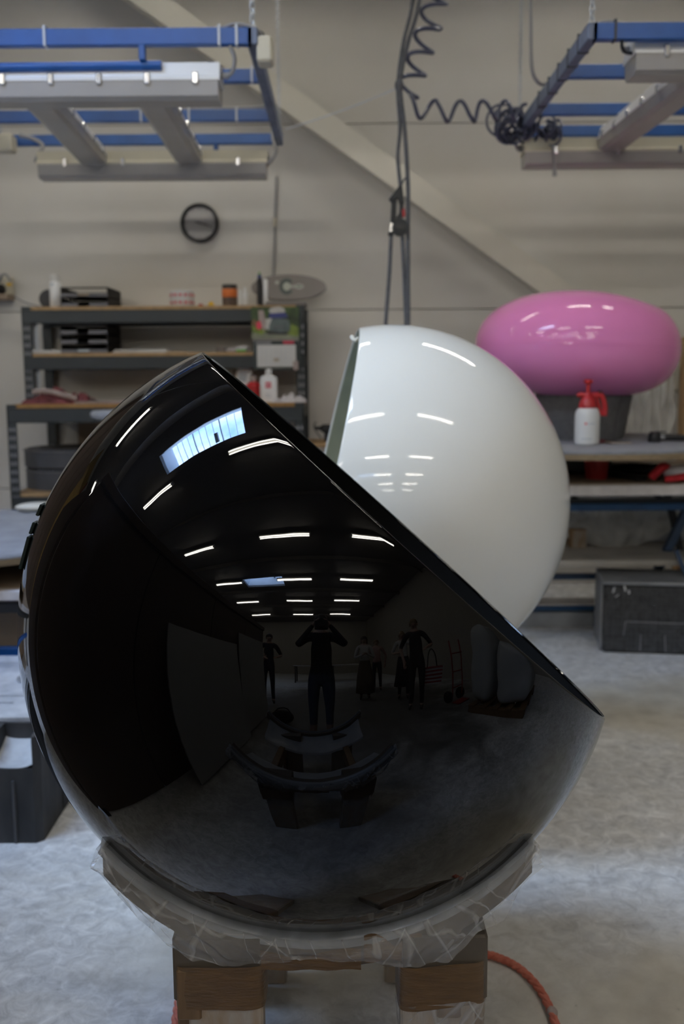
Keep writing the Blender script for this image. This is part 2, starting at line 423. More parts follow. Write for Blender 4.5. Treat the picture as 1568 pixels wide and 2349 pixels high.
M['well'] = mat('roof_light_lining', (.78, .80, .82), .6, var=.04)
M['skin'] = mat('skin', (.50, .32, .24), .5, var=.1)
M['hair'] = mat('dark_hair', (.03, .02, .015), .5, var=.3, stretch=(1, 1, .2))
M['hair_l'] = mat('fair_hair', (.28, .19, .09), .5, var=.3)
M['cl_black'] = mat('black_fabric', (.012, .012, .014), .9, var=.2)
M['cl_navy'] = mat('navy_fabric', (.018, .022, .035), .9, var=.2)
M['cl_white'] = mat('white_fabric', (.62, .62, .62), .9, var=.08)
M['cl_pink'] = mat('pink_fabric', (.42, .26, .25), .9, var=.1)
M['cl_skirt'] = mat('brown_skirt_fabric', (.12, .09, .06), .9, var=.2)
M['cl_denim'] = mat('blue_denim', (.06, .085, .14), .9, var=.25)
M['shoe'] = mat('dark_shoe', (.02, .018, .016), .5)
M['sack'] = mat('white_woven_wrap', (.50, .52, .54), .8, var=.12, scale=4, bump=.3, bscale=14)
M['white_board'] = mat('white_melamine_sheet', (.46, .47, .48), .4, var=.05)
M['brown_panel'] = mat('dark_brown_panel', (.085, .055, .038), .6, var=.25, scale=3)
M['yellow_lit_wall'] = mat('ochre_lit_wall', (.42, .27, .07), .5, var=.15, scale=2)

# ------------------------------------------------------------------ room shell
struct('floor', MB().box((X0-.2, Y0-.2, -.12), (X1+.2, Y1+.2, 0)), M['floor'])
wb = struct('wall_back', MB().box((X0-.2, Y1+.06, 0), (X1+.2, Y1+.2, ZC)), M['wall_side'])
# horizontal sandwich panels with recessed joints, fine ribs pressed into each
seam_z = [0.0, .67, 1.825, 2.985, 4.14, ZC]
for i in range(len(seam_z)-1):
    z0, z1 = seam_z[i] + .003, seam_z[i+1] - .003
    prof = [(Y1, z0+.006), (Y1-.0, z0+.006)]
    mb = MB(); g = []
    n = max(2, round((z1-z0)/.19)); zs = []
    for k in range(n):
        a = z0 + (z1-z0)*k/n; b_ = z0 + (z1-z0)*(k+1)/n
        zs += [(a, .0004 if k else 0), (a+.012, 0), (b_-.012, 0)]
    zs.append((z1, 0))
    for (z, d) in zs: g.append([V(X0, Y1 + d, z), V(X1, Y1 + d, z)])
    mb.grid(g); mb.box((X0, Y1+.004, z0), (X1, Y1+.06, z1))
    obj('panel', mb, M['wall'], wb)
struct('wall_left', MB().box((X0-.2, Y0, 0), (X0, Y1, ZC)), M['wall_side'])
struct('wall_right', MB().box((X1, Y0, 0), (X1+.2, Y1, ZC)), M['wall_side'])
struct('wall_front', MB().box((X0-.2, Y0-.2, 0), (X1+.2, Y0, ZC)), M['wall_side'])
# roof with two roof lights
SKY = [(-3.62, -1.38, 1.45, 2.32), (-3.5, -1.55, -5.75, -4.85)]
cb = MB()
ys = [Y0, SKY[1][2], SKY[1][3], SKY[0][2], SKY[0][3], Y1]
cb.box((X0, ys[0], ZC), (X1, ys[1], ZC+.1))
cb.box((X0, ys[2], ZC), (X1, ys[3], ZC+.1))
cb.box((X0, ys[4], ZC), (X1, ys[5]+.2, ZC+.1))
for s in SKY:
    cb.box((X0, s[2], ZC), (s[0], s[3], ZC+.1)); cb.box((s[1], s[2], ZC), (X1, s[3], ZC+.1))
ceil = struct('ceiling', cb, M['ceiling'])
for yb in (-11.0, -8.6, -6.2, -3.4, -.6):
    obj('roof_beam', MB().box((X0, yb-.06, ZC-.16), (X1, yb+.06, ZC)), M['ceiling'], ceil)
obj('light_block_beam', MB().box((X0, 3.14, 3.80), (X1, 3.26, ZC)).box((X0, 3.08, 3.78), (X1, 3.32, 3.80)), M['ceiling'], ceil)  # unseen deep beam, added to keep lamp light off the upper back wall
for i, s in enumerate(SKY):
    wl = MB(); h = .55
    x0, x1, y0, y1 = s
    wl.box((x0-.04, y0-.04, ZC+.1), (x0, y1+.04, ZC+h)); wl.box((x1, y0-.04, ZC+.1), (x1+.04, y1+.04, ZC+h))
    wl.box((x0, y0-.04, ZC+.1), (x1, y0, ZC+h)); wl.box((x0, y1, ZC+.1), (x1, y1+.04, ZC+h))
    wn = struct('window_%d' % (i+1), wl, M['well'])
    for k in range(1, 12):
        xm = x0 + (x1-x0)*k/12; hb = .012 if k in (4, 8) else .0022
        obj('glazing_bar', MB().box((xm-hb, y0, ZC+h-.03), (xm+hb, y1, ZC+h)), M['well'], wn)
    obj('opener_motor', MB().bevbox((x0+1.34, y0+.04, ZC+h-.12), (x0+1.42, y0+.40, ZC+h-.05), .01), M['cable_g'], wn)
    pl = bpy.data.lights.new('roof_light_portal', 'AREA'); pl.shape = 'RECTANGLE'; pl.size = x1-x0; pl.size_y = y1-y0
    pl.cycles.is_portal = True
    po = bpy.data.objects.new('roof_light_portal', pl); COL.objects.link(po); po.location = ((x0+x1)/2, (y0+y1)/2, ZC+h)
dr = struct('wall_lit_patch', MB().box((-7.6, 6.54, 0), (-5.6, 6.6, 4.3)), M['yellow_lit_wall'])  # added panel, stands in for yellow light on the wall, painted ochre
for k in range(1, 8): obj('patch_rib', MB().box((-7.6, 6.52, k*.55-.02), (-5.6, 6.54, k*.55+.02)), M['yellow_lit_wall'], dr)
obj('patch_edge', MB().box((-7.75, 6.5, 0), (-7.6, 6.6, 4.4)), M['red_dk'], dr)
tc_ = thing('tall_cabinet', (-4.1, 6.2, 0), 'tall dark brown cabinet left of the shelf rack, beyond the frame', 'cabinet')
obj('carcass', MB().bevbox((-5.5, 5.95, 0), (-2.75, 6.5, 3.3), .01), M['brown_panel'], tc_)
for k in range(4):
    dd_ = obj('door', MB().bevbox((-5.48+k*.685, 5.93, .08), (-4.81+k*.685, 5.95, 3.25), .004), M['brown_panel'], tc_)
    obj('handle', MB().cyl((-4.88+k*.685, 5.91, 1.1), (-4.88+k*.685, 5.91, 1.3), .008, 8), M['chrome'], dd_)
# diagonal wind brace of the steel frame
a = at(338, 0, 6.38); b_ = at(1268, 664, 6.38); d = (b_ - a)
p0 = a - d * .28; p1 = a + d * ((0.03 - a.z) / d.z)
br = struct('trim_1', MB().bar(p0, p1, .145, .13, upv=(0, 1, 0)), M['brace'])
bp_ = MB(); bp_.bar(p0, p1, .15, .012, upv=(0, 1, 0))
# ------------------------------------------------------------------ shell chairs
def ball_shell(root, Rr, th, n_dir, outer, inner, lip=.0032, seg=192):
    z = Vector(n_dir).normalized(); q = V(0,0,1).rotation_difference(z).to_matrix().to_4x4()
    prof = []
    m = 110
    a0 = th + math.asin(lip*1.6/Rr)
    for i in range(m+1):
        a = PI - (PI - a0) * i / m; prof.append((max(Rr*math.sin(a), 0), Rr*math.cos(a)))
    # rolled lip
    ex, ez = prof[-1]; tx, tz = -math.cos(a0), math.sin(a0)      # tangent towards the opening
    tx, tz = (prof[-1][0]-prof[-2][0]), (prof[-1][1]-prof[-2][1]); L = math.hypot(tx, tz); tx /= L; tz /= L
    nx, nz_ = -ex/Rr, -ez/Rr
    cx, cz = ex + nx*lip, ez + nz_*lip
    lp = []
    for k in range(1, 11):
        t = PI * k / 10
        lp.append((cx - nx*lip*math.cos(t) + tx*lip*1.6*math.sin(t), cz - nz_*lip*math.cos(t) + tz*lip*1.6*math.sin(t)))
    outerp = prof + lp
    obj('shell', MB().lathe(outerp, seg, M=q, caps=False), outer, root, world=False, smooth=180)
    Ri = Rr - 2*lip
    inn = [lp[-1]]
    for i in range(61):
        a = a0 + (PI - a0) * i / 60; inn.append((max(Ri*math.sin(a), 0), Ri*math.cos(a)))
    obj('inner_face', MB().lathe(inn, seg, M=q, caps=False), inner, root, world=False, smooth=180)
    return q
def ndir(az, el): return V(math.cos(el)*math.cos(az), math.cos(el)*math.sin(az), math.sin(el))

BC = V(-.0437, 1.8566, .9362); BR = .55
bk = thing('ball_chair', BC, 'glossy black hollow sphere chair shell with slanted round opening, wrapped cradle beneath', 'chair', 'sphere chair shells')
ball_shell(bk, BR, R(64.83), ndir(R(3.81), R(47.44)), M['black_gloss'], M['black_in'])
# strips of dark masking tape standing off the left flank
for (x, y, l, wd) in ((97, 1172, .022, .012), (79, 1212, .022, .012), (63, 1268, .06, .015)):
    dd = ray(x + 6, y); t_ = (BC - CAM).dot(dd); q0 = CAM + dd * t_
    n_ = (q0 - BC).normalized(); tan = V(0, 1, 0).cross(n_).normalized(); Mx = Matrix((tan, V(0, 1, 0), n_)).transposed().to_4x4(); Mx.translation = BC + n_ * (BR + .004)
    obj('masking_tape', MB().bevbox((-l*.5, -.012, -.005), (l*.5, .012, .0008), .001, Mx), M['tape_green'], bk)

WC = V(.1551, 3.1104, 1.0037)
wh = thing('ball_chair', WC, 'glossy white hollow sphere chair shell standing behind the black one', 'chair', 'sphere chair shells')
wn_ = ndir(R(182.35), R(12.87))
ball_shell(wh, .55, R(66.36), wn_, M['white_gloss'], M['frp'], lip=.004)
tp = at(815, 776, 3.06)
obj('paper_tape', MB().tube([at(806, 772, 3.0), at(811, 780, 2.98), at(816, 782, 2.97), at(823, 775, 2.97)], .006, 6), M['tape_white'], wh)

# pink flattened chair shell
PC = at(1321, 796, 5.14)
pk = thing('pastille_chair', PC, 'glossy pink flattened round chair shell on grey drum', 'chair')
pk.scale = (1.035, 1.035, 1.035)
g = []; NU, NV = 96, 48
for i in range(NV+1):
    ph = -PI/2 + PI*i/NV; row = []
    for k in range(NU):
        t = 2*PI*k/NU
        c_, s_ = math.cos(ph), math.sin(ph)
        e1 = .74; e2 = .92
        rr = abs(c_)**e1
        x = .493*rr*math.cos(t); y = .493*rr*math.sin(t); z = .268*(1 if s_ >= 0 else -1)*abs(s_)**e2
        z += -.018*(x/.49) + (.02*(1-(x/.49)**2) if z < 0 else 0)
        if s_ > 0:
            dd = math.hypot((x-.25)/.14, y/.22); z -= .020*math.exp(-dd*dd)*s_
            dd = math.hypot((x-.40)/.07, y/.3); z += .014*math.exp(-dd*dd)*s_
        if x < 0: z *= 1 - .10*(x/.49)**2
        row.append(V(x, y, z))
    g.append(row)
obj('shell', MB().grid(g, close=True), M['pink_gloss'], pk, world=False, smooth=180)
obj('seam_line', MB().tube([V(.4935*math.cos(2*PI*k/72), .4935*math.sin(2*PI*k/72), -.018*math.cos(2*PI*k/72)) for k in range(72)], .0016, 6, closed=True), M['pink_gloss'], pk, world=False)

# ------------------------------------------------------------------ wrapped cradles
def cradle(name, bx, by, cz, label, hw=.35, detail=True, seed=1):
    """two crescent boards cut to the ball, padded, wrapped in film, on four taped timber legs"""
    rd = random.Random(seed)
    rt_ = thing(name, (bx, by, 0), label, 'cradle', 'film-wrapped chair cradles')
    o = dict(world=False); kx = hw/.35
    def arc_z(x, dy, R_=.55): 
        r2 = R_*R_ - dy*dy - x*x
        return cz - math.sqrt(max(r2, 0.0))
    zb = cz - .495            # underside of the boards in the middle
    for sgn, nm in ((-1, 'front'), (1, 'back')):
        yo = sgn * .325; yi = sgn * .275
        n = 44; top_o = []; top_i = []; bot = []
        for k in range(n+1):
            x = (-.350 + .700*k/n)*kx
            top_o.append(V(x, yo, arc_z(x, .312) - .010)); top_i.append(V(x, yi, arc_z(x, .312) - .006))
        def lower(x):
            ax = abs(x)/kx
            if ax < .10: return zb + .012*(1-(ax/.10)**2) - .005
            if ax < .20: return zb - .012
            t = min(1, (ax-.20)/.14); return zb - .012 + t**.8*(arc_z(.350, .312) - .03 - zb + .012)
        bo = [V(p.x, yo, min(lower(p.x), p.z-.045)) for p in top_o]; bi = [V(p.x, yi, q.z) for p, q in zip(top_i, bo)]
        obj('crescent_board', MB().grid([top_i, top_o, bo, bi, top_i]).add([top_i[0], top_o[0], bo[0], bi[0]], [(0,1,2,3)]).add([top_i[-1], top_o[-1], bo[-1], bi[-1]], [(3,2,1,0)]), M['board_in'], rt_, **o)
        # foam pad on the cut edge
        pts = [V(p.x*1.0, sgn*.312, arc_z(p.x, .312) - .012) for p in top_o]
        pad = obj('foam_pad', MB().tube(pts, .014, 10), M['pad'], rt_, smooth=True, **o)
        # film bag over the board: front sheet, top tuck and back sheet
        g = []; NXX, NZ = 120, 34
        LT = [(-.366, -.315), (-.345, -.335), (-.30, -.388), (-.25, -.448), (-.22, -.468), (-.15, -.487), (-.10, -.482), (0, -.474), (.10, -.482), (.16, -.490), (.215, -.480), (.26, -.430), (.305, -.405), (.325, -.350), (.366, -.315)]
        def lowf(x):
            for (xa_, za_), (xb_, zb_2) in zip(LT, LT[1:]):
                if x <= xb_: return cz - .0125 + za_ + (zb_2-za_)*(x-xa_)/(xb_-xa_)
            return cz - .0125 + LT[-1][1]
        for i in range(NXX+1):
            u = i/NXX; x = (-.364 + .728*u)*kx
            xa = max(-.352*kx, min(.352*kx, x))
            zt = arc_z(xa, .312) - .006 - max(0, abs(x)-.352*kx)*1.2
            zl = min(lowf(x/kx), zt - .02)
            row = []
            # inner tuck against the ball
            for k, (dy_, dz_) in enumerate(((.05, 0), (.014, 0))):
                yy = yo - sgn*dy_
                row.append(V(x, yy, arc_z(xa, abs(yy)) - .003 - max(0, abs(x)-.352*kx)*1.2))
            for k in range(NZ+1):
                v = k/NZ; z = zt + (zl - zt)*v
                bul = .006 + .010*math.sin(PI*min(1, v*1.1))*(.4+.6*abs(math.sin(u*5.1+seed)))
                bul *= (1 if abs(x) < .34 else max(.25, 1-(abs(x)-.34)*22))
                xf = x*(1 + .55*v) ; wv = abs(mnoise.noise(V(xf*17, v*.9 + seed, seed)))*.015 + abs(mnoise.noise(V(xf*29 - v*3.2, v*1.1, seed+3)))*.007 + mnoise.noise(V(x*7, v*2.2, seed+9))*.006
                wx = mnoise.noise(V(x*10, v*5, seed+5)) * .010 * v
                row.append(V(x + wx, yo + sgn*(bul + wv*min(1, v*5)), z + mnoise.noise(V(x*19, 4, seed))*.006*v))
            g.append(row)
        obj('film_wrap', MB().grid(g), M['film'], rt_, smooth=180, **o)
        # bright stretched film along the rim
        g2 = []
        for i in range(81):
            x = (-.352 + .704*i/80)*kx; row = []
            for k in range(7):
                t = k/6*PI*.62
                yc = sgn*.312; zc = arc_z(x, abs(yc)) - .012
                rr = .0175 + .0012*mnoise.noise(V(x*40, k*.6, seed))
                row.append(V(x, yc + sgn*rr*math.sin(t), zc + rr*math.cos(t) - .0015))
            g2.append(row)
        obj('film_rim', MB().grid(g2), M['film_top'], rt_, smooth=180, **o)
        g5 = []
        for i in range(41):
            x = (-.33 + .66*i/40)*kx
            g5.append([V(x, sgn*d_, arc_z(x, d_) - .006 - (.004*mnoise.noise(V(x*18, d_*30, seed)))) for d_ in (.305, .27, .23, .19, .15, .12)])
        low5 = [[p - V(0, 0, .018) for p in r_] for r_ in g5]
        obj('saddle_sheet', MB().grid(g5).grid(low5), M['film_top'], rt_, smooth=180, **o)
        if detail:
            for (xa, xb, za, zb2) in ((-.155, .07, -.015, .024), (.075, .17, .0, .05)):
                pg = []
                for i in range(17):
                    u = i/16; x = xa + (xb-xa)*u
                    t0 = zb + za + .008*mnoise.noise(V(x*30, 1, seed)); t1 = zb + za + (zb2 - za)*(.5+.5*abs(math.sin(u*4+seed))) 
                    pg.append([V(x, yo + sgn*.003, t0), V(x, yo + sgn*.004, t1)])
                obj('parcel_tape', MB().grid(pg), M['parcel'], rt_, **o)
    # two long boards tie the crescents
    for sx in (-1, 1):
        obj('tie_rail', MB().bevbox((sx*.215-.02, -.335, zb-.10), (sx*.215+.02, .335, zb-.01), .003), M['wood_dk'], rt_, **o)
    # legs: a broad plank at the face and a narrower one beside it
    for sy in (-1, 1):
        for sx in (-1, 1):
            xc = -.155 if sx < 0 else .197
            y0_ = sy*.33
            ya, yb = sorted((y0_, y0_ - sy*.045))
            lg = obj('leg', MB().bevbox((xc-.062, ya, .0), (xc+.062, yb, zb-.02), .004), M['wood_gl'], rt_, **o)
            xs_ = xc + sx*.074 if sx < 0 else xc + .070
            ya2, yb2 = sorted((y0_ - sy*.05, y0_ - sy*.115))
            obj('leg_plank', MB().bevbox((xs_-.012, ya2-.02, 0), (xs_+.012, yb2, zb-.02), .003), M['wood_dk'], rt_, **o)
            obj('leg_head', MB().bevbox((min(xc-.062, xs_-.012), min(ya, ya2), zb-.07), (max(xc+.062, xs_+.012), max(yb, yb2), zb+.045), .004), M['board_in'], rt_, **o)
            # tape bound round the head of the leg
            g3 = []
            x0_, x1_ = (xc-.085, xc+.066) if sx < 0 else (xc-.066, xc+.082)
            ya3, yb3 = sorted((y0_ + sy*.006, y0_ - sy*.12))
            per = []
            cx_, cy_ = (x0_+x1_)/2, (ya3+yb3)/2; hx, hy = (x1_-x0_)/2, (yb3-ya3)/2
            for k in range(48):
                t = 2*PI*k/48; c_, s_ = math.cos(t), math.sin(t)
                per.append((cx_ + hx*(1 if c_ > 0 else -1)*abs(c_)**.28, cy_ + hy*(1 if s_ > 0 else -1)*abs(s_)**.28))
            tilt = (.0 if sx < 0 else .10)
            for j in range(7):
                v = j/6; row = []
                for k, (px, py) in enumerate(per):
                    zz = zb - .004 - .076*v + (px-cx_)*tilt + .004*mnoise.noise(V(px*20, py*20, seed+j*.2))
                    off = 1 + .012*mnoise.noise(V(px*30, v*6, py*30+seed))
                    row.append(V(cx_+(px-cx_)*off, cy_+(py-cy_)*off, zz))
                g3.append(row)
            obj('tape_band', MB().grid(g3, close=True), M['parcel'], rt_, smooth=180, **o)
            if sx > 0 or sy > 0:
                g4 = []
                for j in range(9):
                    v = j/8; row = []
                    for k, (px, py) in enumerate(per):
                        zz = zb - .072 - .062*v + (px-cx_)*tilt + .006*mnoise.noise(V(px*25, py*25, seed+2))*v
                        off = 1.0 - .03*v + .05*mnoise.noise(V(px*40, v*5, py*40+seed))
                        row.append(V(cx_+(px-cx_)*off, cy_+(py-cy_)*off, zz))
                    g4.append(row)
                obj('film_cuff', MB().grid(g4, close=True), M['film'], rt_, smooth=180, **o)
    return rt_
cradle('chair_cradle', BC.x, BC.y, BC.z, 'film-wrapped curved wooden cradle carrying the black sphere shell', seed=1)
cradle('chair_cradle', WC.x, WC.y, WC.z, 'film-wrapped curved wooden cradle under the white sphere shell', hw=.24, seed=4, detail=False)
cradle('chair_cradle', -.06, .60, .92, 'empty film-wrapped cradle on the floor before the photographer', seed=8)

# ------------------------------------------------------------------ hanging lamp frames and their lamps
ZF = 2.69
def link_chain(p, q, r=.006, ll=.032):
    p = Vector(p); q = Vector(q); d = (q - p); L = d.length; d.normalize(); n = max(1, int(L/(ll*.72))); mb = MB()
    a = d.orthogonal().normalized(); b = d.cross(a)
    for i in range(n):
        c = p + d*(L*(i+.5)/n); s = a if i % 2 else b
        pts = []
        for k in range(10):
            t = 2*PI*k/10; pts.append(c + d*(ll*.5*math.cos(t)) + s*(ll*.30*math.sin(t)))
        mb.tube(pts, r*.5, 5, closed=True)
    return mb
def sag(p, q, n=12, s=.02):
    p = Vector(p); q = Vector(q); return [p.lerp(q, i/n) + V(0, 0, -s*4*(i/n)*(1-i/n)) for i in range(n+1)]
def smooth_pts(pts, n=8):
    pts = [Vector(p) for p in pts]; out = []
    for i in range(len(pts)-1):
        p0_ = pts[max(i-1, 0)]; p1_ = pts[i]; p2_ = pts[i+1]; p3_ = pts[min(i+2, len(pts)-1)]
        for k in range(n):
            t = k/n
            out.append(.5*((2*p1_) + (p2_-p0_)*t + (2*p0_-5*p1_+4*p2_-p3_)*t*t + (3*p1_-p0_-3*p2_+p3_)*t**3))
    out.append(pts[-1]); return out

def lamp_frame(label, xa, xb, ys_, near_corner, ties, side_ties):
    x_mid = (xa+xb)/2
    rt_ = thing('lamp_frame', (x_mid, (ys_[0]+ys_[-1])/2, ZF), label, 'lamp frame', 'blue hanging lamp frames')
    for i, y in enumerate(ys_):
        h = .062 if i == 0 else .055
        rl = obj('rail', MB().bevbox((xa, y-.02, ZF-h/2), (xb, y+.02, ZF+h/2), .003), M['blue'], rt_)
        for tx in ties[i]:
            obj('cable_tie', MB().bevbox((tx-.005, y-.023, ZF-h/2-.003), (tx+.005, y+.023, ZF+h/2+.012), .001), M['tie_w'] if near_corner < 0 else M['cable_k'], rl)
    for x in (xa, xb):
        sd = obj('side_rail', MB().bevbox((x-.02, ys_[0]-.02, ZF-.031), (x+.02, ys_[-1]+.02, ZF+.031), .003), M['blue_greyed'], rt_)  # grey cast of the lit side rails is put into their colour
        for ty in side_ties:
            if x == (xb if near_corner < 0 else xa):
                obj('cable_tie', MB().bevbox((x-.023, ty-.005, ZF-.034), (x+.023, ty+.005, ZF+.040), .001), M['cable_k'], sd)
    for x in (xa, xb):
        for y in (ys_[0], ys_[-1]):
            obj('chain', link_chain((x, y, ZF+.03), (x, y, ZC-.01), .007 if y == ys_[0] else .006), M['galv'], rt_)
    return rt_

def strip_lamp(label, p, q, w_=.15, h=.13, housing='white_pl', clips=4, tubes=2, ends=True):
    """sealed twin-tube strip lamp, switched off; p,q = ends of its axis at mid height"""
    p = Vector(p); q = Vector(q); d = (q-p); L = d.length; c = (p+q)/2
    rt_ = thing('strip_lamp', c, label, 'strip lamp', 'sealed strip lamps on the blue frames', rz=math.atan2(d.y, d.x))
    o = dict(world=False)
    hl = L/2; t = h*.5; b = -h*.5
    # housing: trapezoid section with flange
    def sweep(sec, x0, x1): 
        n = len(sec); vs = [V(x0, y, z) for y, z in sec] + [V(x1, y, z) for y, z in sec]
        return MB().add(vs, [tuple(range(n)), tuple(range(2*n-1, n-1, -1))] + [(i, n+i, n+(i+1) % n, (i+1) % n) for i in range(n)])
    hw = w_/2
    hs = obj('housing', sweep([(-hw*.72, t), (hw*.72, t), (hw*.86, t-h*.36), (hw, t-h*.42), (hw, t-h*.50), (-hw, t-h*.50), (-hw, t-h*.42), (-hw*.86, t-h*.36)], -hl, hl), M[housing], rt_, **o)
    obj('diffuser', sweep([(-hw*.96, t-h*.50), (hw*.96, t-h*.50), (hw*.88, b+h*.10), (hw*.6, b), (-hw*.6, b), (-hw*.88, b+h*.10)], -hl+.006, hl-.006), M['diffuser'], rt_, **o)
    for i in range(clips):
        x = -hl + L*(i+.5)/clips
        for s in (-1, 1):
            obj('clip', MB().bevbox((x-.011, s*hw-.006, t-h*.60), (x+.011, s*hw+.008, t-h*.30), .003), M['chrome'], hs, **o)
    for s in (-1, 1):
        obj('end_gland', MB().cyl((s*hl, 0, t-h*.25), (s*(hl+.028), 0, t-h*.25), .012, 10), M['cable_g'], rt_, **o)
    return rt_

YL = [4.035, 4.54, 5.20, 5.70]
XL0, XL1 = -1.86, -.33
lf = lamp_frame('blue hanging lamp frame on chains above the shelf rack', XL0, XL1, YL, -1,
    [[at(104, 88, 4.03).x, at(503, 85, 4.03).x, at(543, 85, 4.03).x], [at(578, 178, 4.54).x], [at(434, 262, 5.2).x, at(543, 262, 5.2).x, at(325, 280, 5.2).x], []], [])
obj('stub', MB().bevbox(at(320, 140, 4.035) - V(0, .018, 0), at(333, 104, 4.035) + V(0, .018, 0), .002), M['blue'], lf)
pA, pB = at(-60, 156, 4.05), at(370, 150, 4.05)
obj('hanger_pipe', MB().cyl(pA, pB, .018, 14), M['blue'], lf, smooth=True)
obj('stub', MB().bevbox(at(490, 350, 5.7) - V(0, .012, 0), at(500, 328, 5.7) + V(0, .012, 0), .002), M['blue'], lf)
jb = at(608, 118, 4.07)
obj('junction_box', MB().bevbox(jb - V(.03, .05, .05), jb + V(.03, .05, .045), .008), M['cream_pl'], lf)
jb = at(10, 330, 5.62)
obj('junction_box', MB().bevbox(jb - V(.06, .05, .045), jb + V(.055, .05, .045), .008), M['cream_pl'], lf)
# wiring along the frame
obj('cable', MB().tube(smooth_pts([at(-20, 80, 4.03), at(150, 72, 4.03), at(400, 68, 4.03), at(500, 65, 4.03), at(540, 55, 4.03), at(585, 66, 4.03), at(603, 86, 4.05)]), .007, 8), M['cable_g'], lf, smooth=True)
obj('cable', MB().tube(smooth_pts([at(527, 104, 4.03), at(538, 135, 4.04), at(532, 165, 4.06), at(515, 178, 4.08)]), .008, 8), M['cable_g'], lf, smooth=True)
obj('cable', MB().tube(smooth_pts([at(590, 70, 4.05), at(602, 78, 4.06), at(606, 92, 4.07)]), .007, 8), M['cable_k'], lf, smooth=True)
obj('cable', MB().tube(smooth_pts([at(625, 300, 5.66), at(627, 322, 5.6), at(633, 345, 5.55), at(622, 368, 5.5), at(610, 375, 5.5)]), .011, 8), M['cable_g'], lf, smooth=True)
obj('cable', MB().tube(smooth_pts([at(45, 310, 5.6), at(75, 318, 5.6), at(98, 335, 5.55), at(85, 362, 5.5), at(90, 378, 5.5)]), .011, 8), M['cable_g'], lf, smooth=True)
obj('cable', MB().tube(smooth_pts([at(190, 275, 5.2), at(260, 258, 5.2), at(330, 252, 5.2), at(430, 250, 5.2), at(560, 248, 5.2), at(628, 244, 5.2)]), .008, 8), M['cable_g'], lf, smooth=True)
strip_lamp('white strip lamp under the near rail of the left frame', at(-250, 203, 4.12), at(508, 194, 4.12), .16, .14, clips=7)
strip_lamp('cream-topped strip lamp under the far rail of the left frame', at(92, 384, 5.55), at(614, 379, 5.55), .15, .14, housing='cream_pl', clips=4)
strip_lamp('left of two crosswise strip lamps seen from below, left frame', at(82, 226, 4.25), at(213, 343, 5.45), .15, .10, housing='white_pl', clips=5)
strip_lamp('right of two crosswise strip lamps seen from below, left frame', at(344, 226, 4.25), at(432, 338, 5.45), .15, .10, housing='white_pl', clips=5)

YR = [4.01, 4.51, 5.13, 5.57]
XR0, XR1 = .965, 2.5
rf = lamp_frame('blue hanging lamp frame on chains above the pink chair', XR0, XR1, YR, 1,
    [[at(1408, 75, 4.01).x], [], [at(1239, 255, 5.13).x], []], [4.15, 4.33, 4.52, 4.72, 4.95])
obj('cable', MB().tube(smooth_pts([at(1376, 52, 4.01), at(1400, 49, 4.01), at(1425, 54, 4.01)]), .006, 8), M['cable_g'], rf, smooth=True)
obj('cable', MB().tube(smooth_pts([at(1426, 88, 4.0), at(1426, 108, 4.02), at(1434, 120, 4.05), at(1448, 122, 4.08)]), .007, 8), M['cable_k'], rf, smooth=True)
strip_lamp('white strip lamp under the near rail of the right frame', at(1442, 138, 4.12), at(2150, 130, 4.12), .17, .15, clips=5)
strip_lamp('crosswise strip lamp seen from below, right frame', at(1610, 172, 4.2), at(1400, 312, 5.40), .15, .12, clips=6)
strip_lamp('grey strip lamp under the far rail of the right frame', at(1197, 356, 5.45), at(1760, 350, 5.45), .15, .14, housing='cream_pl', clips=4)

# coiled hose, its tangled slack, pull cord
def helix(path, r, turns, n=14, tilt=0):
    path = [Vector(p) for p in path]; out = []; cum = [0]
    for i in range(1, len(path)): cum.append(cum[-1] + (path[i]-path[i-1]).length)
    N = turns*n
    for i in range(N+1):
        s = cum[-1]*i/N; j = 0
        while j < len(cum)-2 and cum[j+1] < s: j += 1
        t = (s-cum[j])/max(1e-9, cum[j+1]-cum[j]); c = path[j].lerp(path[j+1], t); d = (path[j+1]-path[j]).normalized()
        a = V(0, 1, 0); b = d.cross(a).normalized(); ph = 2*PI*i/n + tilt
        out.append(c + a*(r*math.cos(ph)*.8) + b*(r*math.sin(ph)))
    return out
ch = thing('coiled_hose', at(1190, 290, 5.3), 'dark blue coiled air hose looped between ceiling and right frame corner', 'hose')
hp = helix([at(1012, -55, 5.0), at(985, 60, 5.0), at(955, 150, 5.0), at(935, 215, 5.0)], .055, 5, 16, 1.2)
obj('coil_drop', MB().tube(hp, .010, 7), M['coil'], ch, smooth=True)
hp = [hp[-1]] + helix([at(938, 242, 5.0), at(1000, 255, 5.05), at(1075, 256, 5.1), at(1150, 252, 5.2), at(1205, 262, 5.3)], .048, 5, 16, 2.0)
obj('coil_run', MB().tube(hp, .010, 7), M['coil'], ch, smooth=True)
for (cx_, cy_, rr, nL, sd) in ((1165, 285, .085, 11, 1), (1200, 296, .07, 6, 2), (1258, 302, .064, 8, 3), (1222, 312, .05, 3, 4)):
    rd = random.Random(sd); c0 = at(cx_, cy_, 5.40 if cx_ < 1210 else 5.42)
    for k in range(nL):
        ax = V(rd.uniform(-1, 1), rd.uniform(-1.3, -.4), rd.uniform(-1, 1)).normalized(); a = ax.orthogonal().normalized(); b = ax.cross(a)
        r1 = rr*rd.uniform(.45, 1.0); c1 = c0 + V(rd.uniform(-.03, .03), rd.uniform(-.05, .02), rd.uniform(-.03, .03))
        pts = [c1 + a*(r1*math.cos(2*PI*j/22)) + b*(r1*rd.uniform(.97, 1.03)*math.sin(2*PI*j/22)) for j in range(22)]
        obj('hose_loop', MB().tube(pts, .0072, 6, closed=True), M['coil'], ch, smooth=True)
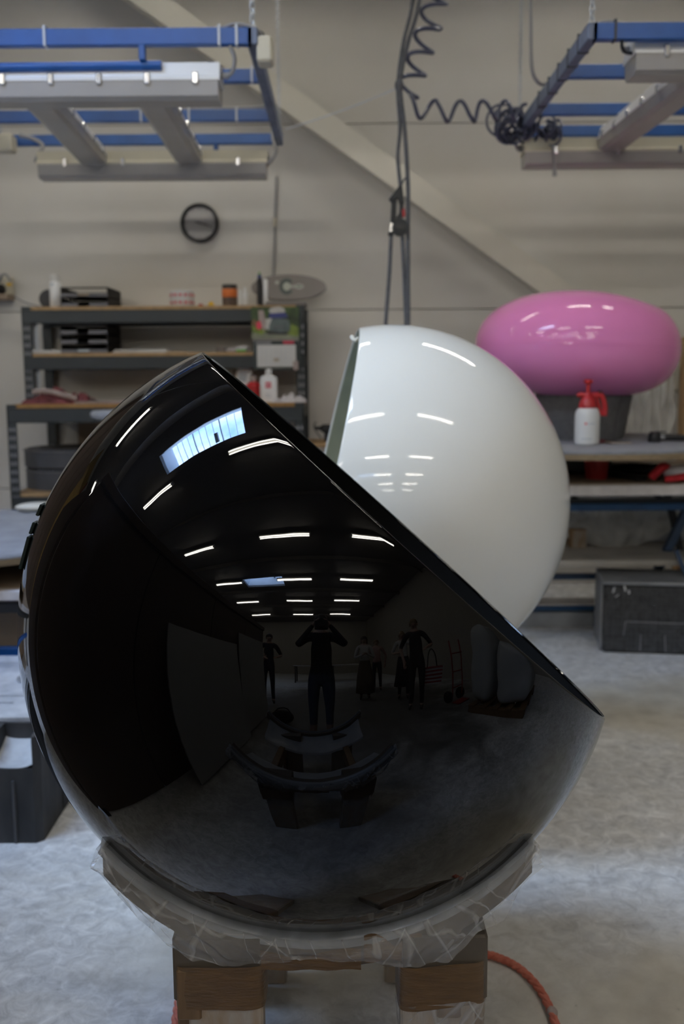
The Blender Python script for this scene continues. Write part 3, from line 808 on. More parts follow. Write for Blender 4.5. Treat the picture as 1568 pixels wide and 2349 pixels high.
obj('pull_cord', MB().tube([at(1267, 330, 5.36), at(1270, 362, 5.36), at(1271, 385, 5.36)], .006, 7).cyl(at(1271, 382, 5.36), at(1272, 404, 5.36), .010, 10, .012), M['cable_g'], ch, smooth=True)
obj('hose_tail', MB().tube(smooth_pts([at(1178, 318, 5.4), at(1186, 342, 5.42), at(1196, 346, 5.44)]), .008, 7), M['cable_g'], ch, smooth=True)

cb_ = MB().tube(smooth_pts([at(1216, -160, 4.7), at(1217, 60, 4.7), at(1218, 140, 4.7), at(1224, 175, 4.72), at(1240, 193, 4.76), at(1262, 190, 4.8)]), .0085, 8)
tag(obj('supply_cable', cb_, M['cable_g'], smooth=True), 'grey cable hanging from ceiling to side rail of right frame', 'cable')
st_ = MB().tube(sag(at(655, 296, 5.6), at(908, 203, 5.0), 16, .01), .004, 6)
tag(obj('string', st_, M['tie_w'], smooth=True), 'pale string stretched from left frame to hoist cables', 'string')

# hoist with ropes
HY = 4.6
hz_ = at(912, 490, HY)
ho = thing('rope_hoist', hz_, 'black pulley hoist with red catch hanging on ropes behind the white sphere', 'hoist')
def poly(pts): return [at(x, y, HY) for x, y in pts]
def plate(pts, th, y=HY): 
    P = [at(x, yy, y) for x, yy in pts]; n = len(P)
    return MB().add([p - V(0, th/2, 0) for p in P] + [p + V(0, th/2, 0) for p in P], [tuple(range(n)), tuple(range(2*n-1, n-1, -1))] + [(i, n+i, n+(i+1) % n, (i+1) % n) for i in range(n)])
obj('top_bracket', plate([(916, 425), (922, 428), (924, 446), (926, 470), (916, 470), (912, 456), (898, 464), (891, 458), (905, 440)], .035), M['iron'], ho, bev=.003)
obj('arm', plate([(897, 462), (909, 460), (908, 500), (905, 512), (895, 512), (896, 490)], .03), M['iron'], ho, bev=.003)
obj('arm', plate([(916, 466), (924, 466), (925, 492), (919, 508), (910, 512), (908, 500), (915, 488)], .025), M['iron'], ho, bev=.003)
obj('catch', plate([(921, 482), (927, 478), (929, 496), (923, 500)], .03), M['red'], ho, bev=.003)
wc = at(917, 522, HY)
obj('sheave', MB().cyl(wc - V(0, .028, 0), wc + V(0, .028, 0), .036, 24), M['iron'], ho, smooth=True)
obj('sheave_cap', MB().cyl(wc - V(0, .034, 0), wc - V(0, .026, 0), .016, 16), M['black_pl'], ho, smooth=True)
obj('steel_clip', plate([(895, 512), (901, 512), (900, 532), (893, 532)], .012), M['chrome'], ho)
obj('clip_foot', plate([(890, 533), (902, 533), (902, 541), (890, 540)], .03), M['iron'], ho, bev=.002)
obj('rope', MB().tube([at(897, 538, HY), at(893, 620, HY), at(884, 745, HY), at(880, 800, HY)], .009, 8), M['rope_g'], ho, smooth=True)
obj('rope', MB().tube([at(922, 536, HY), at(927, 640, HY), at(931, 745, HY), at(932, 800, HY)], .009, 8), M['rope_g'], ho, smooth=True)
obj('rope', MB().tube(smooth_pts([at(958, -170, HY), at(946, 0, HY), at(924, 100, HY), at(912, 200, HY), at(917, 290, HY), at(912, 360, HY), at(918, 428, HY)]), .0085, 8), M['rope_g'], ho, smooth=True)
obj('rope', MB().tube(smooth_pts([at(975, -170, HY), at(962, 0, HY), at(935, 100, HY), at(918, 190, HY), at(928, 300, HY), at(935, 420, HY), at(935, 540, HY), at(936, 745, HY), at(936, 800, HY)]), .0095, 8), M['rope_g'], ho, smooth=True)
obj('rope_knot', MB().ell(at(915, 196, HY), (.02, .02, .03)), M['rope_g'], ho, smooth=True)
obj('rope_tag', MB().tube([at(918, 428, HY), at(926, 412, HY), at(935, 405, HY)], .005, 6), M['rope_g'], ho, smooth=True)
obj('hook_block', MB().bevbox(at(908, 815, HY) - V(.07, .03, .03), at(908, 800, HY) + V(.07, .03, .0), .01), M['iron'], ho)

# ------------------------------------------------------------------ things on the back wall
ck = at(458, 512, 6.585)
cl = thing('wall_clock', ck, 'round wall clock with black rim and brushed steel face', 'clock')
Mc = Matrix.Rotation(R(90), 4, 'X')
obj('rim', MB().lathe([(.100, -.005), (.122, -.012), (.124, .012), (.117, .028), (.108, .030), (.103, .018), (.100, .006)], 64, M=Mc, caps=False), M['clock_rim'], cl, world=False, smooth=True)
fc = bpy.data.materials.new('brushed_clock_face'); fc.use_nodes = True; t_ = fc.node_tree; b_n = t_.nodes['Principled BSDF']
b_n.inputs['Metallic'].default_value = .5; b_n.inputs['Roughness'].default_value = .35; b_n.inputs['Base Color'].default_value = (.36, .35, .35, 1)
obj('face', MB().lathe([(.0, .004), (.06, .004), (.102, .004), (.102, .0)], 64, M=Mc), fc, cl, world=False, smooth=True)
for k in range(12):
    a = 2*PI*k/12; dx, dz = math.sin(a), math.cos(a)
    obj('hour_mark', MB().bar(V(dx*.084, -.006, dz*.084), V(dx*.096, -.006, dz*.096), .004, .002, upv=(0, 1, 0)), M['ink'], cl, world=False)
for a, L, wd in ((R(104), .052, .007), (R(283), .03, .006), (R(108), .082, .004)):
    obj('hand', MB().bar(V(-math.sin(a)*.015, -.008, -math.cos(a)*.015), V(math.sin(a)*L, -.008, math.cos(a)*L), wd, .002, upv=(0, 1, 0)), M['black_pl'], cl, world=False)
obj('hub', MB().lathe([(.006, .0), (.006, .012), (.0, .012)], 16, M=Mc), M['black_pl'], cl, world=False)

cw_ = MB().tube([at(634, 405, 6.58), at(631, 500, 6.58), at(627, 640, 6.58), at(627, 690, 6.58)], .008, 8)
co = tag(obj('wall_cable', cw_, M['cable_g'], smooth=True), 'thin grey cable running down the wall beside the clock', 'cable')
obj('cable_sleeve', MB().cyl(at(630.5, 500, 6.58), at(630, 520, 6.58), .010, 8), M['cream_pl'], co)

so = thing('wall_socket', at(8, 660, 6.56), 'grey socket box with black plug at left edge of wall', 'socket')
obj('box_body', MB().bevbox(at(-40, 678, 6.50), at(33, 637, 6.60), .01), M['cream_pl'], so)
obj('plug', MB().ell(at(3, 663, 6.47), (.025, .05, .032)), M['black_pl'], so, smooth=True)
obj('warning_sticker', MB().box(at(15, 656, 6.497), at(27, 649, 6.499)), M['yellow'], so)
obj('hook', MB().tube(smooth_pts([at(-4, 648, 6.48), at(4, 632, 6.48), at(14, 630, 6.48), at(24, 645, 6.48)]), .008, 8), M['cable_g'], so, smooth=True)
obj('ledge', MB().bevbox(at(-45, 687, 6.46), at(34, 678, 6.6), .003), M['mdf'], so)
obj('flex', MB().tube(smooth_pts([at(34, 682, 6.5), at(60, 695, 6.5), at(90, 703, 6.45), at(110, 706, 6.4)]), .005, 6), M['cable_g'], so, smooth=True)

# ------------------------------------------------------------------ shelf rack
RX0, RX1 = -1.93, -.215
FY, BYK = 6.13, 6.55
zt = .5*(at(47, 706, FY).z + at(700, 697, FY).z)
zm = .5*(at(60, 812, FY).z + at(560, 806, FY).z)
zbch = .5*(at(40, 931, 5.85).z + at(697, 921, 5.85).z)
rk = thing('shelf_rack', (.5*(RX0+RX1), 6.3, 0), 'grey steel shelf rack with chipboard shelves above a deeper bench', 'rack')
hole = None
def post(x0, x1, y, z0, z1, sgn):
    # slotted angle post: two flanges with a column of keyhole slots
    p_ = obj('post', MB().box((x0, y, z0), (x1, y+.004, z1)).box((x0 if sgn > 0 else x1-.004, y, z0), (x0+.004 if sgn > 0 else x1, y+.05, z1)), M['rack'], rk)
    return p_
PW = .056
posts = []
for (x, sg) in ((RX0, 1), (RX1-PW, -1)):
    posts.append(post(x, x+PW, FY, zbch, zt, sg))
    posts.append(post(x, x+PW, BYK, 0.0, zt, sg))
    posts.append(post(x-.02 if sg > 0 else x+.0, x-.02+PW if sg > 0 else x+PW, 5.83, 0.0, zbch, sg))
    obj('post_liner', MB().box((x+.012 if sg > 0 else x+PW-.05, FY+.05, zbch), (x+PW-.005+.03*sg if sg > 0 else x+PW-.012, FY+.052, zt)), M['galv'], rk)
# keyhole slots on the front posts
slot = None
for p_, xx, yy, za, zb_ in ((posts[0], RX0, FY, zbch+.05, zt-.1), (posts[3], RX1-PW, FY, zbch+.05, zt-.1), (posts[2], RX0-.02, 5.83, .35, zbch-.1), (posts[5], RX1-PW, 5.83, .35, zbch-.1)):
    z = za
    while z < zb_:
        for dx in (.018, .040):
            if slot is None:
                slot = obj('slot', MB().bevbox((-.0045, -.002, -.011), (.0045, .001, .011), .001), M['rack_hole'], p_, world=False)
                slot.location = V(xx+dx, yy, z) - rootloc(p_)
            else:
                share(slot, 'slot', p_, V(xx+dx, yy, z) - rootloc(p_))
        z += .05
def shelf(z, y0, y1, x0, x1, bh, edge):
    obj('shelf_board', MB().bevbox((x0+.012, y0+.004, z-.022), (x1-.012, y1, z), .002), M[edge], rk)
    obj('beam', MB().bevbox((x0+.006, y0-.006, z-.022-bh), (x1-.006, y0+.03, z-.022), .004), M['rack'], rk)
    obj('beam', MB().bevbox((x0+.006, y1-.03, z-.022-bh), (x1-.006, y1+.006, z-.022), .004), M['rack'], rk)
    for xx in (x0+.004, x1-.034):
        obj('side_beam', MB().bevbox((xx, y0+.03, z-.022-bh*.8), (xx+.03, y1-.03, z-.022), .003), M['rack'], rk)
shelf(zt, FY, BYK, RX0, RX1, .078, 'chip')
shelf(zm, FY, BYK, RX0, RX1, .078, 'chip')
shelf(zbch, 5.83, BYK, RX0-.02, RX1, .085, 'chip_or')
shelf(zbch-.52, 5.83, BYK, RX0-.02, RX1, .06, 'chip')
obj('tie_plate', MB().box((RX0+.2, BYK+.004, .9), (RX1-.2, BYK+.02, zbch-.1)), M['mdf'], rk)

def on(x, y0, z): # point on a shelf plane below pixel column x at depth y0
    p = at(x, 700, y0); return V(p.x, y0, z)
S = 6.2/2284*1.0
def lathe_thing(name, label, cat, x, Y, z, prof, m, n=24, group=None):
    p = on(x, Y, z); mb = MB().lathe(prof, n); mb.move(Matrix.Translation(p))
    return tag(obj(name, mb, m, smooth=40), label, cat, group)
# top shelf, left to right
t1 = thing('roll_holder', on(112, 6.34, zt), 'dark round tape dispenser behind the white can', 'dispenser')
obj('drum', MB().lathe([(.0, -.02), (.055, -.02), (.06, 0), (.055, .02), (0, .02)], 24, M=Matrix.Rotation(R(90), 4, 'X'), c=(0, 0, .06)), M['drum_dk'], t1, world=False, smooth=40)
obj('base', MB().bevbox((-.06, -.03, 0), (.06, .03, .012), .003), M['black_pl'], t1, world=False)
sp = thing('spray_can', on(129, 6.27, zt), 'tall white spray can on the top shelf', 'can')
obj('body', MB().lathe([(0, 0), (.034, 0), (.037, .006), (.037, .15), (.030, .162), (0, .165)], 24), M['white_pl'], sp, world=False, smooth=40)
obj('cap', MB().lathe([(.028, .158), (.031, .160), (.031, .198), (.028, .202), (0, .202)], 24), M['paper'], sp, world=False, smooth=40)
obj('print', MB().box((-.022, -.0385, .135), (.0, -.0365, .148)), M['ink_soft'], sp, world=False)
def tray_stack(name, label, x, Y, z, n, wd, dp, hh, contents):
    p = on(x, Y, z); t = thing(name, p, label, 'tray stack', 'black letter trays on the rack')
    for i in range(n):
        z0 = i*hh
        tr = obj('tray', MB().bevbox((-wd/2, -dp/2, z0), (wd/2, dp/2, z0+.006), .002).box((-wd/2, -dp/2, z0), (-wd/2+.006, dp/2, z0+hh-.004)).box((wd/2-.006, -dp/2, z0), (wd/2, dp/2, z0+hh-.004)).box((-wd/2, dp/2-.006, z0), (wd/2, dp/2, z0+hh-.004)), M['tray'], t, world=False)
        obj('front_lip', MB().bevbox((-wd/2, -dp/2-.004, z0), (-wd*.14, -dp/2, z0+.022), .003), M['tray_edge'], tr, world=False)
        obj('front_lip', MB().bevbox((wd*.1, -dp/2-.004, z0), (wd/2, -dp/2, z0+.022), .003), M['tray_edge'], tr, world=False)
    obj('top_rim', MB().box((-wd/2, -dp/2, n*hh-.008), (wd/2, -dp/2+.01, n*hh)).box((wd/2-.01, -dp/2, n*hh-.008), (wd/2, dp/2, n*hh)).box((-wd/2, -dp/2, n*hh-.008), (-wd/2+.01, dp/2, n*hh)), M['tray'], t, world=False)
    for i, m in contents:
        obj('paper_pile', MB().bevbox((-wd/2+.012, -dp/2+.01, i*hh+.007), (wd/2-.012, dp/2-.02, i*hh+.022), .002), M[m], t, world=False)
    return t
tray_stack('letter_tray', 'two-tier black letter tray with papers on the top shelf', 211, 6.32, zt, 2, .285, .36, .057, [(1, 'paper_b')])
tray_stack('letter_tray', 'three-tier black letter tray with blue sheet on the middle shelf', 206, 6.32, zm, 3, .285, .36, .057, [(0, 'ink_soft')])
mg = thing('tape_roll', on(418, 6.26, zt), 'white tape roll with red markings on the top shelf', 'tape roll')
obj('roll', MB().lathe([(.045, 0), (.072, 0), (.073, .003), (.073, .095), (.072, .098), (.045, .098), (.045, 0)], 32, caps=False), M['paper'], mg, world=False, smooth=40)
for k in range(14):
    a = 2*PI*k/14
    for z_ in (.025, .070):
        Mk = Matrix.Rotation(a, 4, 'Z')
        obj('red_mark', MB().bevbox((-.010, -.0745, z_-.007), (.010, -.0725, z_+.007), .002, Mk), M['ink_red'], mg, world=False)
jr = thing('jar', on(527, 6.25, zt), 'brown glass jar with orange band on the top shelf', 'jar')
obj('glass', MB().lathe([(0, 0), (.042, 0), (.046, .006), (.046, .115), (0, .118)], 24), M['jar'], jr, world=False, smooth=40)
obj('label_band', MB().lathe([(.0468, .055), (.0472, .056), (.0472, .104), (.0468, .105)], 24, caps=False), M['orange'], jr, world=False, smooth=40)
obj('lid', MB().lathe([(.043, .115), (.046, .117), (.046, .132), (0, .132)], 24), M['iron'], jr, world=False, smooth=40)
for i, (x, hgt) in enumerate(((551, .10), (563, .115))):
    b0 = thing('small_bottle', on(x, 6.24, zt), 'small milky bottle beside the jar, %s one' % ('shorter left' if i == 0 else 'taller right'), 'bottle', 'small milky bottles')
    obj('body', MB().lathe([(0, 0), (.015, 0), (.016, .004), (.016, hgt*.72), (.008, hgt*.82), (.008, hgt*.86)], 16), M['bottle'], b0, world=False, smooth=40)
    obj('cap', MB().lathe([(.010, hgt*.84), (.010, hgt), (0, hgt)], 16), M['bottle'], b0, world=False, smooth=40)
tb = thing('cartridge', on(596, 6.22, zt), 'black cartridge with blue and green nozzle on the top shelf', 'cartridge')
obj('body', MB().lathe([(0, 0), (.018, 0), (.018, .160), (.012, .166), (0, .167)], 20), M['black_pl'], tb, world=False, smooth=40)
obj('collar', MB().lathe([(.010, .165), (.012, .166), (.012, .185), (.008, .188), (0, .188)], 16), M['navy'], tb, world=False, smooth=40)
obj('nozzle', MB().lathe([(.007, .186), (.006, .200), (.003, .206), (0, .206)], 12), M['green'], tb, world=False, smooth=40)
tb2 = thing('cartridge', on(608, 6.24, zt), 'pale grey cartridge standing right of the black one', 'cartridge')
obj('body', MB().lathe([(0, 0), (.017, 0), (.017, .155), (.010, .165), (0, .166)], 20), M['white_pl'], tb2, world=False, smooth=40)
obj('foot_ring', MB().lathe([(.0178, .0), (.0182, .002), (.0182, .01), (.0178, .012)], 20, caps=False), M['cable_g'], tb2, world=False, smooth=40)
yk = thing('bottle_cap', on(484, 6.17, zt), 'small yellow cap lying on the top shelf', 'cap')
obj('cap_body', MB().lathe([(0, 0), (.018, 0), (.018, .014), (.014, .018), (.008, .026), (0, .027)], 16), M['yellow'], yk, world=False, smooth=40)
obj('grip_ring', MB().tube([V(.0183*math.cos(2*PI*k/16), .0183*math.sin(2*PI*k/16), .006) for k in range(16)], .002, 5, closed=True), M['yellow'], yk, world=False)
rk2 = thing('bottle_cap', on(460, 6.17, zt), 'small dull red cap lying on the top shelf', 'cap')
obj('cap_body', MB().lathe([(0, 0), (.014, 0), (.014, .010), (.010, .013), (0, .014)], 16), M['red_dk'], rk2, world=False, smooth=40)
obj('grip_ring', MB().tube([V(.0143*math.cos(2*PI*k/16), .0143*math.sin(2*PI*k/16), .004) for k in range(16)], .0015, 5, closed=True), M['red_dk'], rk2, world=False)
# flat box and the oval board leaning on the wall
fb_ = thing('flat_box', on(655, 6.33, zt), 'flat grey carton under the oval board', 'carton')
obj('tray', MB().bevbox((-.115, -.12, 0), (.13, .12, .022), .002), M['board_gr'], fb_, world=False)
obj('lid', MB().bevbox((-.118, -.123, .014), (.133, .123, .026), .002), M['cable_g'], fb_, world=False)
oc = at(662, 660, 6.42)
ob = thing('oval_board', oc, 'taupe oval board with pale keyhole emblem leaning on the wall', 'board')
ra, rb = at(748, 660, 6.42).x - oc.x, .082
Mo = Matrix.Rotation(R(-12), 4, 'X') @ Matrix.Rotation(R(90), 4, 'X')
obj('panel', MB().prism([(ra*math.cos(2*PI*k/72), rb*math.sin(2*PI*k/72)) for k in range(72)], -.012, .012, M=Mo), M['board_gr'], ob, world=False, smooth=40)
ring = []; lx = -.012; 
for k in range(41):
    a = R(38) + R(284)*k/40; ring.append((lx + .046*math.cos(a), .004 + .052*math.sin(a)))
for k in range(41):
    a = R(38) + R(284)*(40-k)/40; ring.append((lx + .024*math.cos(a), .004 + .027*math.sin(a)))
mb = MB(); n = 41
for k in range(40):
    q = [ring[k], ring[k+1], ring[81-k-1], ring[81-k]]
    mb.prism(q[::-1], .0122, .0135, M=Mo)
obj('emblem_ring', mb, M['logo'], ob, world=False)
obj('emblem_disc', MB().prism([(lx + .0235*math.cos(2*PI*k/32), .004 + .0265*math.sin(2*PI*k/32)) for k in range(32)], .0122, .0137, M=Mo).prism([(lx+.02, -.001), (lx+.055, -.002), (lx+.055, .009), (lx+.02, .011)], .0122, .0137, M=Mo), M['logo_lt'], ob, world=False)
obj('emblem_oval', MB().prism([(lx+.078 + .028*math.cos(2*PI*k/32), .004 + .016*math.sin(2*PI*k/32)) for k in range(32)], .0122, .0137, M=Mo), M['logo_lt'], ob, world=False)
obj('emblem_bar', MB().prism([(lx+.062, .001), (lx+.094, .001), (lx+.094, .009), (lx+.062, .009)], .0138, .0145, M=Mo), M['logo'], ob, world=False)
obj('emblem_dot', MB().prism([(lx-.062 + .012*math.cos(2*PI*k/20), .030 + .011*math.sin(2*PI*k/20)) for k in range(20)], .0122, .0137, M=Mo), M['logo_lt'], ob, world=False)
# middle shelf clutter
def sheet_pile(name, label, x, Y, z, wd, dp, n, m, rz=0, group=None):
    t = thing(name, on(x, Y, z), label, 'paper', group, rz=rz)
    for i in range(n):
        obj('sheet', MB().bevbox((-wd/2+.004*i, -dp/2+.003*(i % 2), i*.005), (wd/2-.003*i, dp/2, i*.005+.0045), .001, Matrix.Rotation(R(1.5*(i-1)), 4, 'Z')), M[m], t, world=False)
    return t
sheet_pile('paper_stack', 'thin stack of papers at the left end of the middle shelf', 110, 6.28, zm, .22, .28, 4, 'paper', R(4))
sheet_pile('paper_stack', 'grey papers lying right of the three-tier tray', 330, 6.30, zm, .34, .30, 4, 'paper', R(-3))
sheet_pile('paper_stack', 'brownish papers by the centre of the middle shelf', 400, 6.24, zm, .14, .18, 2, 'paper_b', R(10))
cv = thing('crumpled_glove', on(548, 6.22, zm), 'cream crumpled work glove with green edge on the middle shelf', 'glove')
obj('palm', MB().ell((0, 0, .018), (.05, .05, .02)).ell((-.05, -.02, .014), (.035, .02, .014)).ell((.03, -.03, .026), (.035, .025, .016)), M['white_cloth'], cv, world=False, smooth=True)
obj('cuff', MB().bevbox((-.02, -.062, .0), (.045, -.035, .016), .006), M['green'], cv, world=False)
bx_ = thing('small_parts_box', on(505, 6.25, zm), 'small dim carton of parts on the middle shelf', 'carton')
obj('carton', MB().bevbox((-.03, -.05, 0), (.03, .05, .03), .003), M['board_gr'], bx_, world=False)
obj('flap', MB().box((-.03, -.055, .028), (.03, -.05, .034)), M['rag'], bx_, world=False)
# calendar hung on the front of the rack
CY_ = FY - .02
cal = thing('wall_calendar', at(632, 775, CY_), 'wall calendar with vintage car picture hung on the rack', 'calendar')
def card(name, x0, y0, x1, y1, d, m, th=.003, parent=cal):
    a_ = at(x0, y1, CY_); b2 = at(x1, y0, CY_)
    return obj(name, MB().box((a_.x, CY_-d-th, a_.z), (b2.x, CY_-d, b2.z)), M[m] if isinstance(m, str) else m, parent)
def blob(name, pts, d, m, parent):
    P = [at(x, y, CY_) for x, y in pts]; n = len(P)
    mb = MB().add([V(p.x, CY_-d-.0008, p.z) for p in P] + [V(p.x, CY_-d, p.z) for p in P], [tuple(range(n)), tuple(range(2*n-1, n-1, -1))] + [(i, n+i, n+(i+1) % n, (i+1) % n) for i in range(n)])
    return obj(name, mb, m, parent)
M['cal_bg'] = mat('printed_foliage', (.06, .11, .03), .6, col2=(.015, .022, .012), scale=14)
M['cal_dk'] = mat('calendar_backing', (.028, .04, .04), .6)
M['cal_car'] = mat('printed_car_body', (.10, .135, .135), .5, var=.4, scale=25)
M['cal_wh'] = mat('printed_white', (.50, .49, .47), .6, var=.2, scale=30)
M['cal_gr'] = mat('printed_road', (.22, .24, .17), .6, var=.3, scale=20)
M['cal_yg'] = mat('printed_grass', (.19, .26, .04), .6, var=.4, scale=30)
card('backing', 581, 704, 686, 848, 0, 'cal_dk', .006)
pic = card('picture', 577, 704, 685, 778, .006, 'cal_bg')
E = []
blob('picture_print', [(577, 764), (685, 764), (685, 782), (578, 782)], .0095, M['cal_gr'], pic)
blob('picture_print', [(578, 748), (596, 752), (610, 760), (600, 768), (578, 762)], .0098, M['cal_yg'], pic)
blob('picture_print', [(668, 742), (684, 752), (684, 772), (660, 768)], .0098, M['cal_yg'], pic)
blob('picture_print', [(592, 712), (604, 712), (612, 742), (606, 762), (594, 735)], .0100, M['rag'], pic)
blob('picture_print', [(588, 740), (597, 736), (601, 750), (596, 757), (588, 754)], .0104, M['ink_red'], pic)
blob('picture_print', [(578, 735), (587, 733), (588, 747), (578, 750)], .0102, M['wood_dk'], pic)
blob('picture_print', [(616, 712), (622, 706), (640, 703), (652, 708), (654, 716), (648, 718), (620, 719)], .0102, M['cal_wh'], pic)
blob('picture_print', [(617, 719), (654, 717), (661, 728), (640, 731), (616, 730)], .0104, M['navy'], pic)
blob('picture_print', [(610, 732), (624, 730), (618, 745), (616, 758), (609, 754)], .0106, M['cal_wh'], pic)
blob('picture_print', [(619, 733), (640, 729), (662, 734), (666, 748), (664, 760), (640, 763), (618, 758), (616, 745)], .0104, M['cal_car'], pic)
blob('picture_print', [(628, 747), (652, 748), (651, 752), (627, 752)], .0110, M['ink'], pic)
blob('picture_print', [(615, 760), (660, 763), (660, 768), (614, 767)], .0108, M['black_pl'], pic)
card('spiral_bar', 578, 777, 685, 782, .0095, 'board_gr', .004)
card('caption_strip', 586, 784, 622, 790, .0065, 'cable_g', .001)
card('red_flag', 649, 782, 674, 789, .0065, 'ink_red', .001)
sh_ = card('month_sheet', 590, 791, 678, 842, .0065, 'paper', .002)
card('date_marker', 628, 822, 640, 829, .0088, 'paper_b', .001, sh_)
for r_ in range(5):
    for c_ in range(7):
        xx = 597 + c_*11.2; yy = 800 + r_*8.4
        a_ = at(xx, yy+1.6, CY_); b2 = at(xx+5, yy, CY_)
        obj('date_print', MB().box((a_.x, CY_-.0092, a_.z), (b2.x, CY_-.0086, b2.z)), M['ink_soft'], sh_)
obj('corner_clip', MB().bevbox(at(672, 850, CY_-.02), at(684, 828, CY_), .004), M['rag'], cal)
# bench level of the rack
BZ = zbch
wbx = thing('leaning_carton', on(551, 6.25, BZ+.0), 'white carton tilted against the rack back on the bench', 'carton')
Mt = Matrix.Rotation(R(14), 4, 'Y')
Mt.translation = V(0, 0, .095)
obj('carton', MB().bevbox((-.045, -.04, 0), (.045, .04, .115), .004, Mt), M['white_pl'], wbx, world=False)
obj('carton_foot', MB().bevbox((-.06, -.05, 0), (.06, .05, .098), .004), M['red_dk'], wbx, world=False)
obj('print', MB().box((-.03, -.0415, .03), (.02, -.0405, .085), Mt), M['ink_soft'], wbx, world=False)
rb_ = thing('squeeze_bottle', on(578, 6.12, BZ), 'red squeeze bottle with pale cap on the bench', 'bottle')
obj('body', MB().lathe([(0, 0), (.045, 0), (.048, .006), (.048, .10), (.030, .118), (.014, .124)], 24), M['red'], rb_, world=False, smooth=40)
obj('cap', MB().lathe([(.016, .120), (.016, .150), (.012, .158), (0, .158)], 16), M['rag'], rb_, world=False, smooth=40)
wbt = thing('white_bottle', on(613, 6.02, BZ), 'white bottle with red square label on the bench', 'bottle')
def rrect(w_, d_, p=.35, n=40): return [(w_*(1 if math.cos(2*PI*k/n) > 0 else -1)*abs(math.cos(2*PI*k/n))**p, d_*(1 if math.sin(2*PI*k/n) > 0 else -1)*abs(math.sin(2*PI*k/n))**p) for k in range(n)]
g = []
for z_, s_ in ((0, .94), (.006, 1), (.135, 1), (.148, .93), (.158, .6), (.163, .36), (.170, .34)):
    g.append([V(x*s_, y*s_, z_) for x, y in rrect(.051, .03)])
obj('body', MB().grid(g, close=True).add(g[0], [tuple(range(39, -1, -1))]).add(g[-1], [tuple(range(40))]), M['white_pl'], wbt, world=False, smooth=40)
obj('cap', MB().lathe([(.019, .168), (.019, .195), (.016, .198), (0, .198)], 20), M['white_pl'], wbt, world=False, smooth=40)
obj('red_label', MB().bevbox((-.018, -.0315, .085), (.016, -.0298, .120), .0005), M['ink_red'], wbt, world=False)
obj('label_letter', MB().box((-.012, -.0322, .094), (-.009, -.0314, .112)).box((.006, -.0322, .094), (.009, -.0314, .112)).box((-.009, -.0322, .101), (.006, -.0314, .105)), M['white_pl'], wbt, world=False)
obj('fine_print', MB().box((-.02, -.0312, .03), (.02, -.0302, .034)).box((-.02, -.0312, .045), (.012, -.0302, .049)), M['ink_soft'], wbt, world=False)
def rag(name, label, x, Y, z, sx, sy, sz, m, seed, cat='cloth', rz=0):
    p = on(x, Y, z); g = []; n, mm = 40, 26
    for i in range(n+1):
        row = []
        for k in range(mm+1):
            u, v = i/n*2-1, k/mm*2-1
            e = max(0, 1-abs(u)**3)*max(0, 1-abs(v)**3)
            zz = sz*(.12 + .88*abs(mnoise.noise(V(u*2.2+seed, v*2.0, seed)))*1.5)*e**.5 + sz*.2*mnoise.noise(V(u*6, v*6, seed+4))*e
            row.append(V(u*sx*(1+.12*mnoise.noise(V(v*2, seed, 0))), v*sy*(1+.12*mnoise.noise(V(u*2, 0, seed))), max(.002, zz)))
        g.append(row)
    base = [[V(q.x, q.y, 0) for q in r_] for r_ in g]
    mb = MB().grid(g).grid(base)
    t = thing(name, p, label, cat, rz=rz)
    obj('folded_cloth', mb, m, t, world=False, smooth=180)
    return t
rg = rag('work_rag', 'maroon and grey rag heaped on the left of the bench', 128, 6.08, BZ, .20, .13, .085, M['maroon'], 2.3)
obj('grey_fold', MB().tube(smooth_pts([V(-.13, -.10, .07), V(-.04, -.11, .075), V(.06, -.11, .05), V(.13, -.11, .03)]), [.012, .018, .018, .016, .018]*0 or .016, 8), M['rag'], rg, world=False, smooth=True)
sheet_pile('paper_stack', 'coloured leaflets spread on the bench beside the rag', 240, 6.05, BZ, .36, .26, 3, 'rag', R(3))
kn = thing('hand_knife', on(206, 6.05, BZ+.035), 'dark utility knife lying on the rag', 'knife')
obj('grip', MB().bevbox((-.05, -.012, -.03), (.05, .012, -.012), .006, Matrix.Rotation(R(12), 4, 'Y')), M['black_pl'], kn, world=False)
obj('blade', MB().box((.045, -.001, -.034), (.08, .001, -.022), Matrix.Rotation(R(12), 4, 'Y')), M['chrome'], kn, world=False)
rag('plastic_bag', 'pale crumpled bag at the right end of the bench', 660, 6.0, BZ, .10, .12, .055, M['white_cloth'], 5.1, 'bag')
# grey round pads under the bench
for i, (y0, y1, xc, m, lab) in enumerate(((1077, 1140, 118, 'drum_dk', 'lower of two grey round pads stacked under the bench'), (1031, 1077, 112, 'drum_dk', 'upper of two grey round pads stacked under the bench'))):
    a_ = at(xc, y1, 6.02).z; b2 = at(xc, y0, 6.02).z; c0 = on(xc+40, 6.24, 0); rr = .29 if i else .30
    pd = thing('round_pad', V(c0.x, c0.y, a_), lab, 'pad', 'grey round pads')
    h = b2-a_
    obj('core', MB().lathe([(0, 0), (rr-.015, 0), (rr, .012), (rr, h-.012), (rr-.02, h), (0, h)], 48), M[m], pd, world=False, smooth=40)
    obj('piping', MB().tube([V(rr*math.cos(2*PI*k/48), rr*math.sin(2*PI*k/48), h-.012) for k in range(48)], .005, 6, closed=True), M['drum'], pd, world=False)
    if i == 0: zlow = a_
# the lowest rack shelf carries the pads
obj('pad_shelf', MB().bevbox((RX0-.01, 5.85, zlow-.03), (RX1-.01, BYK-.01, zlow), .002), M['chip'], rk)
